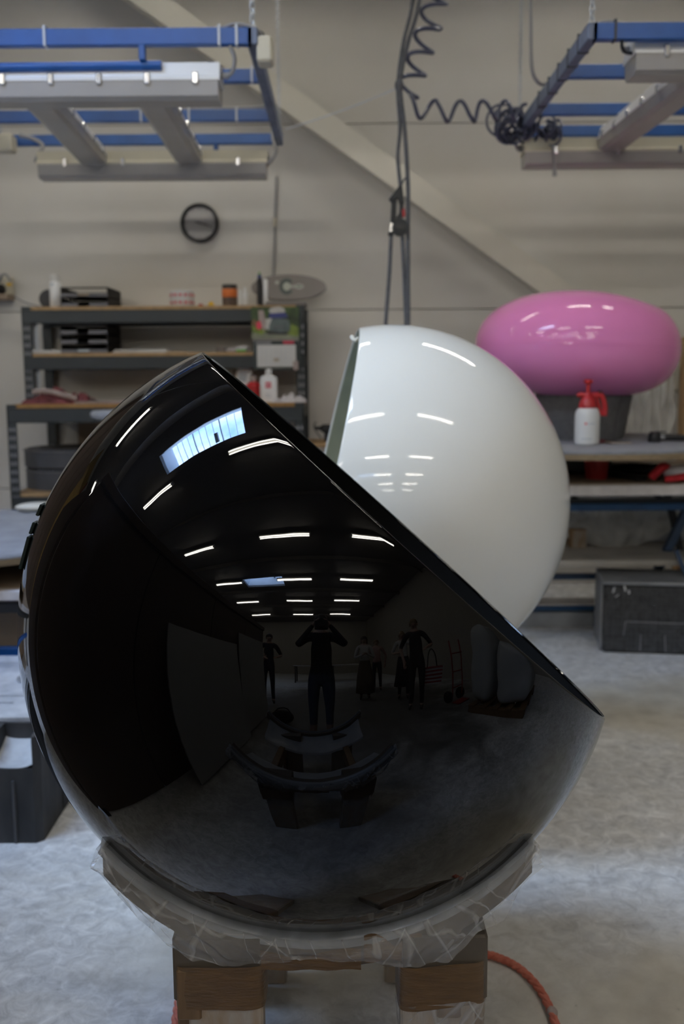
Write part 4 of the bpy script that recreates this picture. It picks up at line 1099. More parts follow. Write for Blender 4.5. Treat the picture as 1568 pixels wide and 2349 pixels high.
# small stool, its seat edge peeps out left of the black sphere
stp = atz(285, 958, BZ-.06); 
sy_ = 5.3; sp_ = at(283, 951, sy_)
stl = thing('round_stool', V(sp_.x, sy_, 0), 'pale grey round stool half hidden behind the black sphere', 'stool')
obj('seat', MB().lathe([(0, sp_.z-.025), (.14, sp_.z-.025), (.168, sp_.z-.010), (.172, sp_.z+.008), (.160, sp_.z+.022), (0, sp_.z+.030)], 40), M['felt_dusty'], stl, world=False, smooth=40)
for k in range(4):
    a = PI/4 + PI/2*k
    obj('leg', MB().cyl((.10*math.cos(a), .10*math.sin(a), sp_.z-.02), (.12*math.cos(a), .12*math.sin(a), 0), .013, 10), M['iron'], stl, world=False, smooth=True)
obj('foot_ring', MB().tube([V(.115*math.cos(2*PI*k/32), .115*math.sin(2*PI*k/32), .35) for k in range(32)], .008, 8, closed=True), M['iron'], stl, world=False, smooth=True)
# dark tools on a bench end seen between the two spheres
tz = thing('tool_stand', V(at(760, 1000, 6.2).x, 6.2, 0), 'small cluttered stand with dark tools between the two spheres', 'stand')
zz0 = at(735, 1012, 6.2).z
obj('top', MB().bevbox(V(tz.location.x-.16, 6.05, zz0-.03), V(tz.location.x+.3, 6.45, zz0), .004), M['chip'], tz)
for dx in (-.13, .27):
    for yy in (6.08, 6.42): obj('leg', MB().bevbox((tz.location.x+dx-.02, yy-.02, 0), (tz.location.x+dx+.02, yy+.02, zz0-.03), .002), M['iron'], tz)
dg = thing('hand_drill', V(at(748, 995, 6.2).x, 6.18, zz0), 'dark hand drill standing between the two spheres', 'drill')
obj('body', MB().bevbox((-.035, -.03, .055), (.035, .03, .105), .012).bevbox((-.012, -.02, 0), (.022, .02, .06), .006), M['iron'], dg, world=False)
obj('chuck', MB().cyl((-.035, 0, .08), (-.075, 0, .085), .014, 12, .008), M['cable_k'], dg, world=False)
obj('cord', MB().tube(smooth_pts([V(-.03, -.02, .02), V(-.06, -.02, .06), V(-.075, -.02, .10), V(-.06, -.02, .12)]), .004, 6), M['cable_k'], dg, world=False)

# ------------------------------------------------------------------ left bench with turntable and black crate
LZ = .727; LBZ = .583
lb = thing('workbench', (-1.8, 4.3, 0), 'workbench with worn white edge at left behind the black sphere', 'workbench')
obj('top_board', MB().bevbox((-3.0, 3.78, LBZ-.04), (-.95, 5.1, LBZ), .004), [M['worn_white']], lb)
obj('top_sheet', MB().box((-2.98, 3.82, LBZ), (-.97, 5.08, LBZ+.003)), M['mdf'], lb)
obj('rail', MB().bevbox((-2.95, 3.82, .485), (-1.0, 3.86, .525), .003), M['black_pl'], lb)
obj('rail', MB().bevbox((-2.95, 4.98, .485), (-1.0, 5.02, .525), .003), M['black_pl'], lb)
obj('foot_rail', MB().bevbox((-2.95, 3.85, .30), (-1.0, 3.89, .335), .003), M['blue'], lb)
for x_ in (-2.9, -1.02):
    for y_ in (3.92, 4.98): obj('leg', MB().bevbox((x_-.025, y_-.02, 0), (x_+.025, y_+.02, LBZ-.04), .003), M['iron'], lb)
obj('back_panel', MB().box((-2.95, 4.3, .03), (-1.0, 4.32, .50)), M['mdf'], lb)
lt = thing('turntable', (-1.72, 4.36, LBZ+.003), 'round turntable with dusty grey top on the left workbench', 'turntable', 'plywood turntables')
def turntable(t, cx_, cy_, z0, zt_, r_, m):
    obj('disc', MB().lathe([(0, zt_-.042), (r_, zt_-.042), (r_+.003, zt_-.036), (r_+.003, zt_-.016), (0, zt_-.016)], 80, c=(cx_, cy_, 0)), M['ply'], t, smooth=40)
    obj('cover', MB().lathe([(0, zt_-.016), (r_+.003, zt_-.016), (r_+.006, zt_-.010), (r_+.002, zt_-.001), (r_-.01, zt_), (0, zt_)], 80, c=(cx_, cy_, 0)), M[m], t, smooth=40)
    obj('bearing', MB().lathe([(.15, z0+.02), (.15, zt_-.042)], 32, c=(cx_, cy_, 0)), M['iron'], t, smooth=40)
    for a in (0, PI/2):
        d = V(math.cos(a+.4), math.sin(a+.4), 0)*(r_*.62)
        obj('base_bar', MB().bar(V(cx_, cy_, z0+.013) - d, V(cx_, cy_, z0+.013) + d, .05, .026), M['iron'], t)
turntable(lt, -1.72, 4.36, LBZ+.003, LZ, .74, 'felt_dusty')
pp = atz(88, 1162, LZ+.022)
cu = thing('sanding_pad', V(pp.x, pp.y, LZ), 'off-white oval pad lying on the left turntable', 'pad')
obj('cushion', MB().ell((0, 0, .022), (.115, .075, .022), 28, 12, M=Matrix.Rotation(R(12), 4, 'Z')), M['tape_white'], cu, world=False, smooth=True)
obj('seam', MB().tube([Matrix.Rotation(R(12), 4, 'Z') @ V(.1155*math.cos(2*PI*k/40), .0755*math.sin(2*PI*k/40), .022) for k in range(40)], .0015, 5, closed=True), M['paper_b'], cu, world=False)

CX1 = -.915; CY0 = 2.86; CZT = .345
crt = thing('plastic_crate', (-1.3, 3.2, 0), 'black plastic crate with dusty ribbed lid at lower left', 'crate')
px0 = -1.75
# body with a scooped handle notch at the near right corner
nx0, nx1, ny1 = CX1-.155, CX1-.03, CY0+.13
low = [(px0, CY0), (CX1-.02, CY0), (CX1, CY0+.02), (CX1, 3.72), (px0, 3.72)]
obj('body', MB().prism(low, 0.0, .235), M['epp_mid'], crt)
upper = [(px0, CY0), (nx0, CY0), (nx0+.01, CY0+.03), (nx0+.015, ny1), (nx1, ny1), (nx1+.005, CY0+.02), (nx1+.01, CY0), (CX1-.02, CY0), (CX1, CY0+.02), (CX1, 3.72), (px0, 3.72)]
obj('upper_body', MB().prism(upper, .235, CZT-.012), M['epp_mid'], crt)
obj('notch_floor', MB().grid([[V(nx0+.008 + (nx1-nx0)*i/8, CY0 + .005 + (ny1-CY0)*k/8, .236 + .05*(k/8)**2 + .012*abs(i/4-1)**3) for i in range(9)] for k in range(9)]), M['epp_dust'], crt, smooth=True)
lid = obj('lid', MB().prism([(px0, CY0+.10), (nx0-.02, CY0+.10), (nx0-.02, ny1+.015), (CX1-.015, ny1+.015), (CX1-.015, 3.71), (px0, 3.71)], CZT-.012, CZT), M['epp_dust'], crt)
for (y_, h_) in ((CY0+.015, .004), (CY0+.05, .004)):
    obj('front_rib', MB().bevbox((px0, y_, CZT-.012), (nx0-.015, y_+.018, CZT-.004), .003), M['epp_dust'], crt)
for (xa, ya, xb, yb) in ((px0, 3.22, -1.06, 3.22), (-1.06, 3.22, -1.0, 3.14), (px0, 3.16, -1.08, 3.15), (px0, 3.62, CX1-.06, 3.60)):
    obj('lid_groove', MB().bar(V(xa, ya, CZT+.001), V(xb, yb, CZT+.001), .010, .006), M['epp_dust'], lid)
hk = [V(-1.125, 3.36, CZT+.012), V(-1.115, 3.40, CZT+.018), V(-1.085, 3.41, CZT+.018), V(-1.07, 3.37, CZT+.016), V(-1.09, 3.335, CZT+.016), V(-1.02, 3.325, CZT+.016), V(-.93, 3.33, CZT+.016)]
obj('lid_handle', MB().tube(smooth_pts(hk), .014, 8), M['epp_dust'], crt, smooth=True)
obj('lid_knob', MB().lathe([(0, 0), (.03, 0), (.03, .006), (.024, .009), (0, .009)], 20, c=(-1.0, 3.45, CZT)), M['blue_greyed'], crt, smooth=40)
for k in range(5):
    yy = CY0 + .22 + k*.13
    obj('side_rib', MB().bevbox((CX1-.004, yy, .01), (CX1+.006, yy+.018, .24), .003), M['epp_mid'], crt)
for xx in (-1.09, -1.0): obj('front_groove', MB().bevbox((xx, CY0-.006, .0), (xx+.01, CY0+.002, .20), .002), M['drum_dk'], crt)
obj('front_lip', MB().bevbox((px0, CY0-.008, CZT-.045), (nx0, CY0+.006, CZT-.03), .003), M['epp_dust'], crt)

# ------------------------------------------------------------------ right workbench, turntable, drum and small things
RZ = at(1400, 1112, 4.42).z; 
rb2 = thing('workbench', (1.7, 5.0, 0), 'steel workbench with worn white edge under the pink chair', 'workbench')
obj('top_board', MB().bevbox((.62, 4.40, RZ-.048), (2.75, 5.65, RZ), .005), M['worn_white'], rb2)
obj('top_sheet', MB().box((.64, 4.45, RZ), (2.73, 5.63, RZ+.003)), M['mdf'], rb2)
zr = at(1430, 1162, 4.85).z
obj('rail', MB().bevbox((.65, 4.83, zr-.018), (2.72, 4.87, zr+.018), .003), M['blue_rail'], rb2)
obj('rail_cap', MB().box((.65, 4.845, zr+.018), (2.72, 4.90, zr+.034)), M['iron'], rb2)
obj('leg', MB().bar(at(1527, 1125, 5.32), at(1552, 1222, 5.32), .035, .03), M['iron'], rb2)
obj('leg', MB().bar(at(1590, 1135, 5.30), at(1508, 1308, 5.30), .045, .04), M['blue_dk'], rb2)
pE = at(1508, 1308, 5.30); obj('leg', MB().bar(pE, V(pE.x - (at(1590,1135,5.30)-pE).x*.55, 5.30, 0.0), .045, .04), M['blue_dk'], rb2)
obj('leg', MB().bar(at(1552, 1222, 5.32), V(at(1552, 1222, 5.32).x+.12, 5.32, 0.0), .03, .03), M['iron'], rb2)
obj('brace', MB().bar(at(1484, 1126, 4.93), at(1532, 1152, 4.93), .022, .02), M['iron'], rb2)
obj('brace', MB().bar(at(1300, 1128, 4.93), at(1332, 1155, 4.93), .022, .02), M['iron'], rb2)
obj('brace', MB().bar(at(1550, 1262, 4.98), at(1572, 1320, 4.98), .02, .02), M['blue_dk'], rb2)
for x_ in (.75,):
    obj('leg', MB().bar((x_, 4.95, RZ-.05), (x_+.02, 4.95, 0), .04, .04), M['blue_dk'], rb2); obj('leg', MB().bar((x_, 5.55, RZ-.05), (x_+.02, 5.55, 0), .04, .04), M['blue_dk'], rb2)
obj('leg', MB().bar((2.62, 5.55, RZ-.05), (2.62, 5.55, 0), .04, .04), M['blue_dk'], rb2)
zs_ = .45
obj('lower_shelf', MB().bevbox((.66, 5.03, zs_-.03), (2.72, 5.75, zs_), .003), M['shelf_grey'], rb2)
zz1 = at(1330, 1322, 5.45).z; obj('foot_rail', MB().bevbox((.66, 5.43, zz1-.015), (2.72, 5.47, zz1+.015), .003), M['blue_dk'], rb2)
zz2 = at(1330, 1388, 5.45).z; obj('foot_rail', MB().bevbox((.66, 5.40, zz2-.02), (2.72, 5.50, zz2+.018), .003), M['blue_rail'], rb2)
obj('foot_board', MB().bevbox((.66, 5.36, zz2+.018), (2.72, 5.52, zz2+.026), .002), M['worn_white'], rb2)
obj('base_board', MB().bevbox((.66, 5.42, 0.0), (2.72, 5.46, .085), .003), M['felt_dusty'], rb2)
TZ = 1.075; TX, TY, TR = at(1335, 1010, 4.95).x, 4.95, .73
tt = thing('turntable', (TX, TY, RZ+.003), 'round turntable with grey felt top carrying the pink chair', 'turntable', 'plywood turntables')
turntable(tt, TX, TY, RZ+.003, TZ, TR, 'felt')
# drum between turntable and pink shell
dc = at(1335, 1000, 5.14); rtop = (at(1445, 918, 5.14).x-at(1228, 918, 5.14).x)/2; ztop = at(1335, 917, 4.90).z
drm = thing('drum_stand', V(dc.x, 5.14, TZ), 'grey carpet-covered drum between turntable and pink chair', 'stand')
hh_ = ztop - TZ
obj('drum', MB().lathe([(0, 0), (rtop*.83, 0), (rtop*.85, .006), (rtop, hh_+.02), (rtop*.97, hh_+.03), (rtop*.6, hh_-.01), (0, hh_-.02)], 48), M['drum'], drm, world=False, smooth=40)
obj('cover_seam', MB().bar(V(rtop*.845*math.cos(-1.0), rtop*.845*math.sin(-1.0), .01), V(rtop*math.cos(-1.0), rtop*math.sin(-1.0), hh_), .006, .004), M['drum_dk'], drm, world=False)
# sprayer
spp = atz(1345, 1019, TZ)
sb = thing('pump_sprayer', spp, 'white pressure sprayer with red pump head on the turntable', 'sprayer')
obj('bottle', MB().lathe([(0, 0), (.050, 0), (.056, .006), (.057, .02), (.057, .135), (.054, .152), (.046, .164), (.040, .170)], 36), M['bottle'], sb, world=False, smooth=40)
hd = obj('head', MB().lathe([(.041, .165), (.042, .168), (.041, .185), (.034, .205), (.030, .215), (.022, .222), (.017, .236), (.0, .239)], 28), M['red'], sb, world=False, smooth=40)
obj('pump_rod', MB().cyl((0, 0, .23), (0, 0, .282), .0095, 14), M['red'], hd, world=False, smooth=True)
obj('pump_knob', MB().lathe([(.010, .276), (.020, .284), (.021, .295), (.017, .300), (0, .300)], 20), M['red'], hd, world=False, smooth=40)
obj('spout', MB().tube([V(.01, 0, .228), V(-.035, 0, .230), V(-.052, 0, .226)], [.014, .012, .009], 12), M['red'], hd, world=False, smooth=True)
obj('nozzle_tip', MB().cyl((-.052, 0, .226), (-.062, 0, .224), .006, 10), M['black_pl'], hd, world=False)
obj('handle_arm', MB().bevbox((.01, -.011, .214), (.066, .011, .240), .006), M['red'], hd, world=False)
obj('handle', MB().tube(smooth_pts([V(.058, 0, .232), V(.072, 0, .205), V(.080, 0, .165), V(.079, 0, .130)]), [.013]*24+[.010], 10), M['red'], hd, world=False, smooth=True)
obj('trigger', MB().tube(smooth_pts([V(.040, 0, .222), V(.048, 0, .19), V(.060, 0, .150), V(.068, 0, .135)]), .007, 8), M['red'], hd, world=False, smooth=True)
obj('valve', MB().cyl((.055, 0, .238), (.055, 0, .248), .010, 12), M['black_pl'], hd, world=False)
obj('label_emblem', MB().lathe([(0, -.0575), (.0055, -.0575), (.0055, -.0583), (0, -.0583)], 12, M=Matrix.Rotation(R(-20), 4, 'Z') @ Matrix.Rotation(R(-90), 4, 'X'), c=(0, 0, .098)), M['ink_red'], sb, world=False)
def curved_print(a0, a1, z0, z1, m, r_=.0576):
    n = 10; g = [[V(r_*math.sin(R(a0+(a1-a0)*i/n)), -r_*math.cos(R(a0+(a1-a0)*i/n)), z) for i in range(n+1)] for z in (z0, z1)]
    return obj('label_print', MB().grid(g), m, sb, world=False)
for k in range(6): curved_print(-11+k*5.6, -7.4+k*5.6, .0945, .1012, M['ink_soft'])
curved_print(-40, 8, .026, .030, M['ink_soft'])
# things lying on the turntable
s1 = atz(1412, 1016, TZ)
sh1 = thing('sandpaper', s1, 'folded sandpaper sheets lying beside the sprayer', 'sandpaper', rz=R(8))
obj('sheet', MB().bevbox((-.045, -.06, 0), (.055, .06, .006), .002), M['paper_b'], sh1, world=False)
obj('sheet', MB().bevbox((-.02, -.03, .006), (.06, .08, .011), .002, Matrix.Rotation(R(14), 4, 'Z')), M['drum_dk'], sh1, world=False)
obj('sheet', MB().bevbox((-.09, .0, .0), (-.05, .07, .012), .002, Matrix.Rotation(R(-20), 4, 'Z')), M['maroon'], sh1, world=False)
s2 = atz(1500, 1014, TZ)
sa = thing('air_sander', s2, 'black air sander lying on the right of the turntable', 'sander', rz=R(-4))
obj('head', MB().lathe([(0, 0), (.03, 0), (.032, .01), (.028, .042), (.018, .05), (0, .05)], 24, c=(0, 0, 0)), M['black_pl'], sa, world=False, smooth=40)
obj('grip', MB().tube([V(.015, 0, .022), V(.07, 0, .024), V(.13, 0, .020), V(.155, 0, .020)], [.016, .017, .015, .015], 12), M['black_pl'], sa, world=False, smooth=True)
obj('paddle', MB().bevbox((.0, -.010, .045), (.055, .010, .052), .003), M['drum_dk'], sa, world=False)
obj('badge', MB().bevbox((.02, -.018, .016), (.045, -.015, .034), .001), M['chrome'], sa, world=False)
obj('air_plug', MB().cyl((.155, 0, .02), (.175, 0, .02), .009, 12), M['chrome'], sa, world=False)
s3 = atz(1590, 1008, TZ)
bl3 = thing('sanding_block', s3, 'tan cork sanding block at right edge of the turntable', 'block')
obj('cork', MB().bevbox((-.055, -.03, 0), (.055, .03, .022), .004), M['paper_b'], bl3, world=False)
obj('paper_band', MB().bevbox((-.035, -.031, -.0), (.035, .031, .0235), .002), M['rag'], bl3, world=False)
# red pot between bench and turntable, red and white glove
rp = atz(1367, 1098, RZ+.003)
rpt = thing('red_pot', rp, 'small dull red pot under the turntable rim', 'pot')
rh = TZ - .045 - RZ - .006
obj('pot', MB().lathe([(0, 0), (.048, 0), (.050, .004), (.059, rh*.92), (.061, rh*.93), (.061, rh), (.056, rh), (.046, .006), (0, .006)], 32), M['red_dk'], rpt, world=False, smooth=40)
obj('pot_foot', MB().lathe([(.046, -.0), (.0505, 0), (.0505, .004), (.046, .004)], 32, caps=False), M['red_dk'], rpt, world=False)
gp = atz(1552, 1106, RZ+.003)
gl = thing('work_glove', gp, 'red and white knitted glove on the bench edge', 'glove')
obj('cuff', MB().tube(smooth_pts([V(-.115, .0, .022), V(-.10, -.012, .045), V(-.075, -.01, .068), V(-.05, .005, .066), V(-.055, .01, .045)]), [.020]*30 + [.02]*3, 12).tube(smooth_pts([V(-.07, -.045, .018), V(-.035, -.05, .022), V(.0, -.05, .028), V(.035, -.045, .036), V(.055, -.04, .034)]), [.016]*33, 10), M['red_cloth'], gl, world=False, smooth=True)
obj('palm', MB().ell((.02, .0, .045), (.085, .05, .036), 24, 12), M['white_cloth'], gl, world=False, smooth=True)
for k in range(4): obj('finger', MB().tube(smooth_pts([V(.07, -.036+k*.024, .04), V(.11, -.04+k*.026, .036), V(.15, -.04+k*.027, .022)]), [.013]*17, 8), M['white_cloth'], gl, world=False, smooth=True)
obj('finger', MB().tube(smooth_pts([V(.02, -.04, .05), V(.05, -.065, .035), V(.085, -.075, .018)]), [.014]*17, 8), M['white_cloth'], gl, world=False, smooth=True)
# turntable undergear clutter
ug = thing('cast_wheel', atz(1450, 1085, RZ+.003), 'dark cast wheel lying under the turntable', 'wheel')
obj('rim', MB().tube([V(.10*math.cos(2*PI*k/32), .08*math.sin(2*PI*k/32), .022) for k in range(32)], .02, 8, closed=True), M['iron'], ug, world=False, smooth=True)
obj('hub', MB().lathe([(0, 0), (.03, 0), (.03, .05), (0, .05)], 16), M['iron'], ug, world=False)
for k in range(3):
    a = 2*PI*k/3; obj('spoke', MB().bar(V(.02*math.cos(a), .02*math.sin(a), .022), V(.10*math.cos(a), .08*math.sin(a), .022), .02, .014), M['iron'], ug, world=False)
# film hanging under the bench, timber block, foam block
def drape(name, label, x0, x1, ytop, Y, zbot_fn, m, seed, amp=.05, cat='plastic sheet'):
    a_ = at(x0, ytop, Y); b2 = at(x1, ytop, Y); g = []; n, mm = 70, 40
    for i in range(n+1):
        u = i/n; x = a_.x + (b2.x-a_.x)*u; row = []; zb_ = zbot_fn(u)
        for k in range(mm+1):
            v = k/mm
            row.append(V(x + .03*mnoise.noise(V(u*5, v*3, seed))*v, Y + amp*mnoise.noise(V(u*7, v*2.2, seed)) + amp*.5*mnoise.noise(V(u*17, v*5, seed+2)), a_.z + (zb_-a_.z)*v + .02*mnoise.noise(V(u*6, v*4, seed+7))*v))
        g.append(row)
    return tag(obj(name, MB().grid(g), m, smooth=180), label, cat)
zA, zB_, zC_ = at(1300, 1200, 5.5).z, at(1460, 1262, 5.5).z, at(1545, 1215, 5.5).z
def zf(u): return (zA + (zB_-zA)*(u/.62)) if u < .62 else zB_ + (zC_-zB_)*((u-.62)/.38)
drape('polythene_sheet', 'crumpled polythene sheet hanging under the right workbench', 1180, 1560, 1122, 5.45, zf, M['film_thick'], 3.3)
drape('polythene_sheet', 'polythene sheet hanging on the wall right of the pink chair', 1440, 1550, 815, 6.28, lambda u: at(1500, 1010, 6.28).z - .02*u, M['film_thick'], 6.1, .04)
bkp = MB().bevbox((at(1250, 1130, 5.62).x, 5.60, zs_+.002), (at(1600, 1130, 5.62).x, 5.63, RZ-.06), .002)
tag(obj('backing_sheet', bkp, M['felt_dusty']), 'dim grey sheet standing at the back under the bench', 'sheet')
wbk = atz(1322, 1254, zs_)
tbk = thing('timber_block', wbk, 'short pine block on the lower shelf of the workbench', 'block')
hblk = .10
obj('block', MB().bevbox((-.042, -.05, 0), (.042, .05, hblk), .003), M['wood'], tbk, world=False)
obj('end_grain', MB().bevbox((-.040, -.0515, .002), (.040, -.0495, hblk-.002), .001), M['wood_gl'], tbk, world=False)
# foam block
fx0 = at(1378, 1490, 4.90).x; fz = at(1450, 1334, 4.90).z
FYB = 4.90
fbk = thing('foam_block', (fx0, FYB, 0), 'big black dotted foam block on the floor at right', 'foam block', rz=R(-9))
obj('body', MB().bevbox((fx0, FYB, .0), (fx0+.95, FYB+.36, fz-.012), .016), M['epp'], fbk)
obj('dusty_top', MB().bevbox((fx0-.004, FYB-.003, fz-.014), (fx0+.954, FYB+.364, fz+.002), .006), M['felt_dusty'], fbk)
obj('dusty_flank', MB().bevbox((fx0-.005, FYB+.012, .008), (fx0+.004, FYB+.35, fz-.014), .003), M['felt'], fbk)
a_ = at(1445, 1425, FYB); z_t = a_.z
for (xa, ya, xb, yb) in ((1432, 1424, 1562, 1424), (1432, 1424, 1428, 1455), (1466, 1452, 1464, 1490), (1519, 1452, 1520, 1490)):
    P, Q = at(xa, ya, FYB-.001), at(xb, yb, FYB-.001); obj('mould_line', MB().bar(P, Q, .0035, .004), M['felt'], fbk)
dots = MB()
for i in range(40):
    for k in range(15):
        x = fx0+.03+i*.0232; z = .03 + k*.0232
        if z < fz-.04 and x < fx0+.93: dots.lathe([(0, -.001), (.0045, -.001), (.003, .0012), (0, .0015)], 6, M=Matrix.Rotation(R(90), 4, 'X'), c=(x, FYB, z))
dt = obj('moulded_dots', dots, M['drum_dk'], fbk); dt['kind'] = 'stuff'
for (x, y) in ((1408, 1347), (1430, 1342), (1440, 1352), (1418, 1362)):
    p = at(x, y, FYB-.001); obj('chalk_scuff', MB().bar(p, p + V(random.uniform(-.02, .02), 0, random.uniform(-.03, .0)), .008, .003), M['epp_dust'], fbk)
# timber post by the right edge
wp = at(1566, 900, 6.2)
pst = thing('timber_post', (wp.x+.05, 6.22, 0), 'pale timber post at the right edge of the picture', 'post')
obj('post', MB().bevbox((wp.x, 6.18, 0), (wp.x+.10, 6.28, at(1566, 772, 6.2).z), .004), M['wood'], pst)
obj('foot_plate', MB().bevbox((wp.x-.03, 6.15, 0), (wp.x+.13, 6.31, .01), .002), M['iron'], pst)

# ------------------------------------------------------------------ rope on the floor
rp_ = [atz(x, y, .011) for x, y in ((1330, 2560), (1296, 2440), (1272, 2345), (1240, 2275), (1195, 2225), (1150, 2200), (1105, 2188), (1000, 2180), (850, 2178), (700, 2180), (560, 2190), (470, 2215), (420, 2270), (404, 2330), (398, 2420), (430, 2560))]
cen = smooth_pts(rp_, 14); rope = thing('rope', cen[0], 'orange red rope lying on the floor around the cradle', 'rope')
for s in range(3):
    pts = []
    for i, p in enumerate(cen):
        T = (cen[min(i+1, len(cen)-1)] - cen[max(i-1, 0)]).normalized(); sd = T.cross(V(0, 0, 1)).normalized(); ph = i*.55 + 2*PI*s/3
        pts.append(p + sd*(.0045*math.cos(ph)) + V(0, 0, .0045*math.sin(ph)))
    obj('strand', MB().tube(pts, .0058, 7), M['rope'], rope, smooth=True)
kn_ = atz(1266, 2322, .013)
obj('tape_knot', MB().ell(kn_, (.012, .016, .011), 12, 8), M['rag'], rope, smooth=True)

# ------------------------------------------------------------------ ceiling lamps (lit)
lamp0 = None
cols = [(-7.55, 'far left'), (-4.2, 'left'), (-.97, 'centre'), (1.75, 'right')]
rows = [(1.05, 'over the black sphere row'), (-2.0, 'first row behind the camera'), (-4.8, 'second row behind the camera'), (-7.4, 'third row behind the camera'), (-10.2, 'last row behind the camera'), (5.25, 'over the shelf rack row')]
for (yy, rn) in rows:
    for (xx, cn) in cols:
        if lamp0 is None:
            lamp0 = thing('ceiling_lamp', (xx, yy, 4.4), '', 'ceiling lamp', 'lit twin-tube ceiling lamps')
            obj('housing', MB().bevbox((-.78, -.07, .045), (.78, .07, .10), .006), M['lamp_body'], lamp0, world=False)
            for s in (-1, 1):
                obj('tube', MB().cyl((-.75, s*.04, .02), (.75, s*.04, .02), .013, 5), M['tube'], lamp0, world=False, smooth=True)
                obj('end_holder', MB().bevbox((s*.755-.012, -.06, .0), (s*.755+.012, .06, .05), .003), M['lamp_body'], lamp0, world=False)
            for s in (-.5, .5):
                obj('hanger', MB().cyl((s, 0, .10), (s, 0, ZC-4.4), .005, 6), M['galv'], lamp0, world=False)
            L_ = lamp0
        else:
            L_ = copy_tree(lamp0); L_.location = (xx, yy, 4.4)
        if yy > 5: obj('added_baffle', MB().box((-.78, .085, -.043), (.78, .09, .06)), M['lamp_body'], L_, world=False)  # added plate, stops the tubes lighting the top of the back wall
        L_['label'] = 'lit twin-tube ceiling lamp, %s column, %s' % (cn, rn)

# ------------------------------------------------------------------ the hall behind the camera (seen in the gloss)
pt = thing('board_partition', (-1.1, .2, 0), 'dark brown board partition standing left of the camera', 'partition')
for k in range(4):
    y0 = -1.55 + k*.86
    obj('panel', MB().bevbox((-1.10, y0+.004, .02), (-1.06, y0+.856, 1.60), .003), M['brown_panel'], pt)
obj('top_rail', MB().bevbox((-1.12, -1.56, 1.60), (-1.04, 1.90, 1.66), .003), M['brown_panel'], pt)
for k in range(1):
    pa, pb = V(-1.08, 1.92, .79), V(-1.86, 2.72, .79)
    obj('panel', MB().bar(pa, pb, .04, 1.5), M['brown_panel'], pt)
for y0 in (-1.5, .2, 1.84): obj('foot', MB().bevbox((-1.35, y0-.03, 0), (-1.04, y0+.03, .05), .003), M['iron'], pt)
tag(obj('white_sheet', MB().bar((-.86, .20, .03), (-1.03, .20, 1.20), 1.15, .012, upv=(1, 0, 0)), M['white_board']), 'white sheet leaning on the brown partition, nearest the black sphere', 'sheet', 'white sheets leaning on the partition')
tag(obj('white_sheet', MB().bar((-.92, -.93, .03), (-1.03, -.93, 1.36), 1.0, .012, upv=(1, 0, 0)), M['white_board']), 'taller white sheet leaning on the brown partition, beside the photographer', 'sheet', 'white sheets leaning on the partition')

pal = thing('pallet', (2.6, .45, 0), 'wooden pallet under white wrapped goods at right', 'pallet')
for k in range(5): obj('deck_board', MB().bevbox((2.2, -.1+k*.26, .10), (3.2, .02+k*.26, .122), .002), M['wood_dk'], pal)
for k in range(3): obj('bearer', MB().bevbox((2.22+k*.43, -.1, 0), (2.32+k*.43, 1.06, .10), .002), M['wood_dk'], pal)
def bale(name, label, c, r_, seed):
    g = []
    for i in range(33):
        ph = -PI/2 + PI*i/32; row = []
        for k in range(56):
            t = 2*PI*k/56; cc = abs(math.cos(ph))**.35; q = .4
            x = r_[0]*cc*(1 if math.cos(t) > 0 else -1)*abs(math.cos(t))**q; y = r_[1]*cc*(1 if math.sin(t) > 0 else -1)*abs(math.sin(t))**q
            z = r_[2]*(1 if ph > 0 else -1)*abs(math.sin(ph))**.5; f = 1 + .07*mnoise.noise(V(x*3, y*3, z*3+seed)) + .03*mnoise.noise(V(x*9, y*9, z*9+seed))
            row.append(V(c[0]+x*f, c[1]+y*f, max(c[2]-r_[2], c[2]+z*f)))
        g.append(row)
    return tag(obj(name, MB().grid(g, close=True), M['sack'], smooth=180), label, 'bale', 'white wrapped bales on the pallet')
bale('wrapped_bale', 'tall white wrapped bale on the pallet, nearer the back wall', (2.65, .05, .122+.60), (.38, .22, .60), 1)
bale('wrapped_bale', 'shorter white wrapped bale on the pallet, nearer the spheres', (2.68, .72, .122+.45), (.40, .36, .45), 5)
tr = thing('sack_truck', (2.62, -.75, 0), 'red sack truck beside the wrapped bales', 'sack truck')
for s in (-.16, .16): obj('upright', MB().tube(smooth_pts([V(2.62+s, -.75, .12), V(2.62+s, -.78, .8), V(2.62+s, -.84, 1.2)]), .014, 8), M['red_dk'], tr, smooth=True)
for z in (.3, .6, .95): obj('crossbar', MB().cyl((2.46, -.77, z), (2.78, -.77, z), .012, 8), M['red_dk'], tr)
obj('toe_plate', MB().bevbox((2.44, -.74, .01), (2.80, -.52, .02), .002), M['red_dk'], tr)
for s in (-.2, .2): obj('wheel', MB().cyl((2.62+s-.025, -.84, .12), (2.62+s+.025, -.84, .12), .12, 24), M['black_pl'], tr, smooth=True)

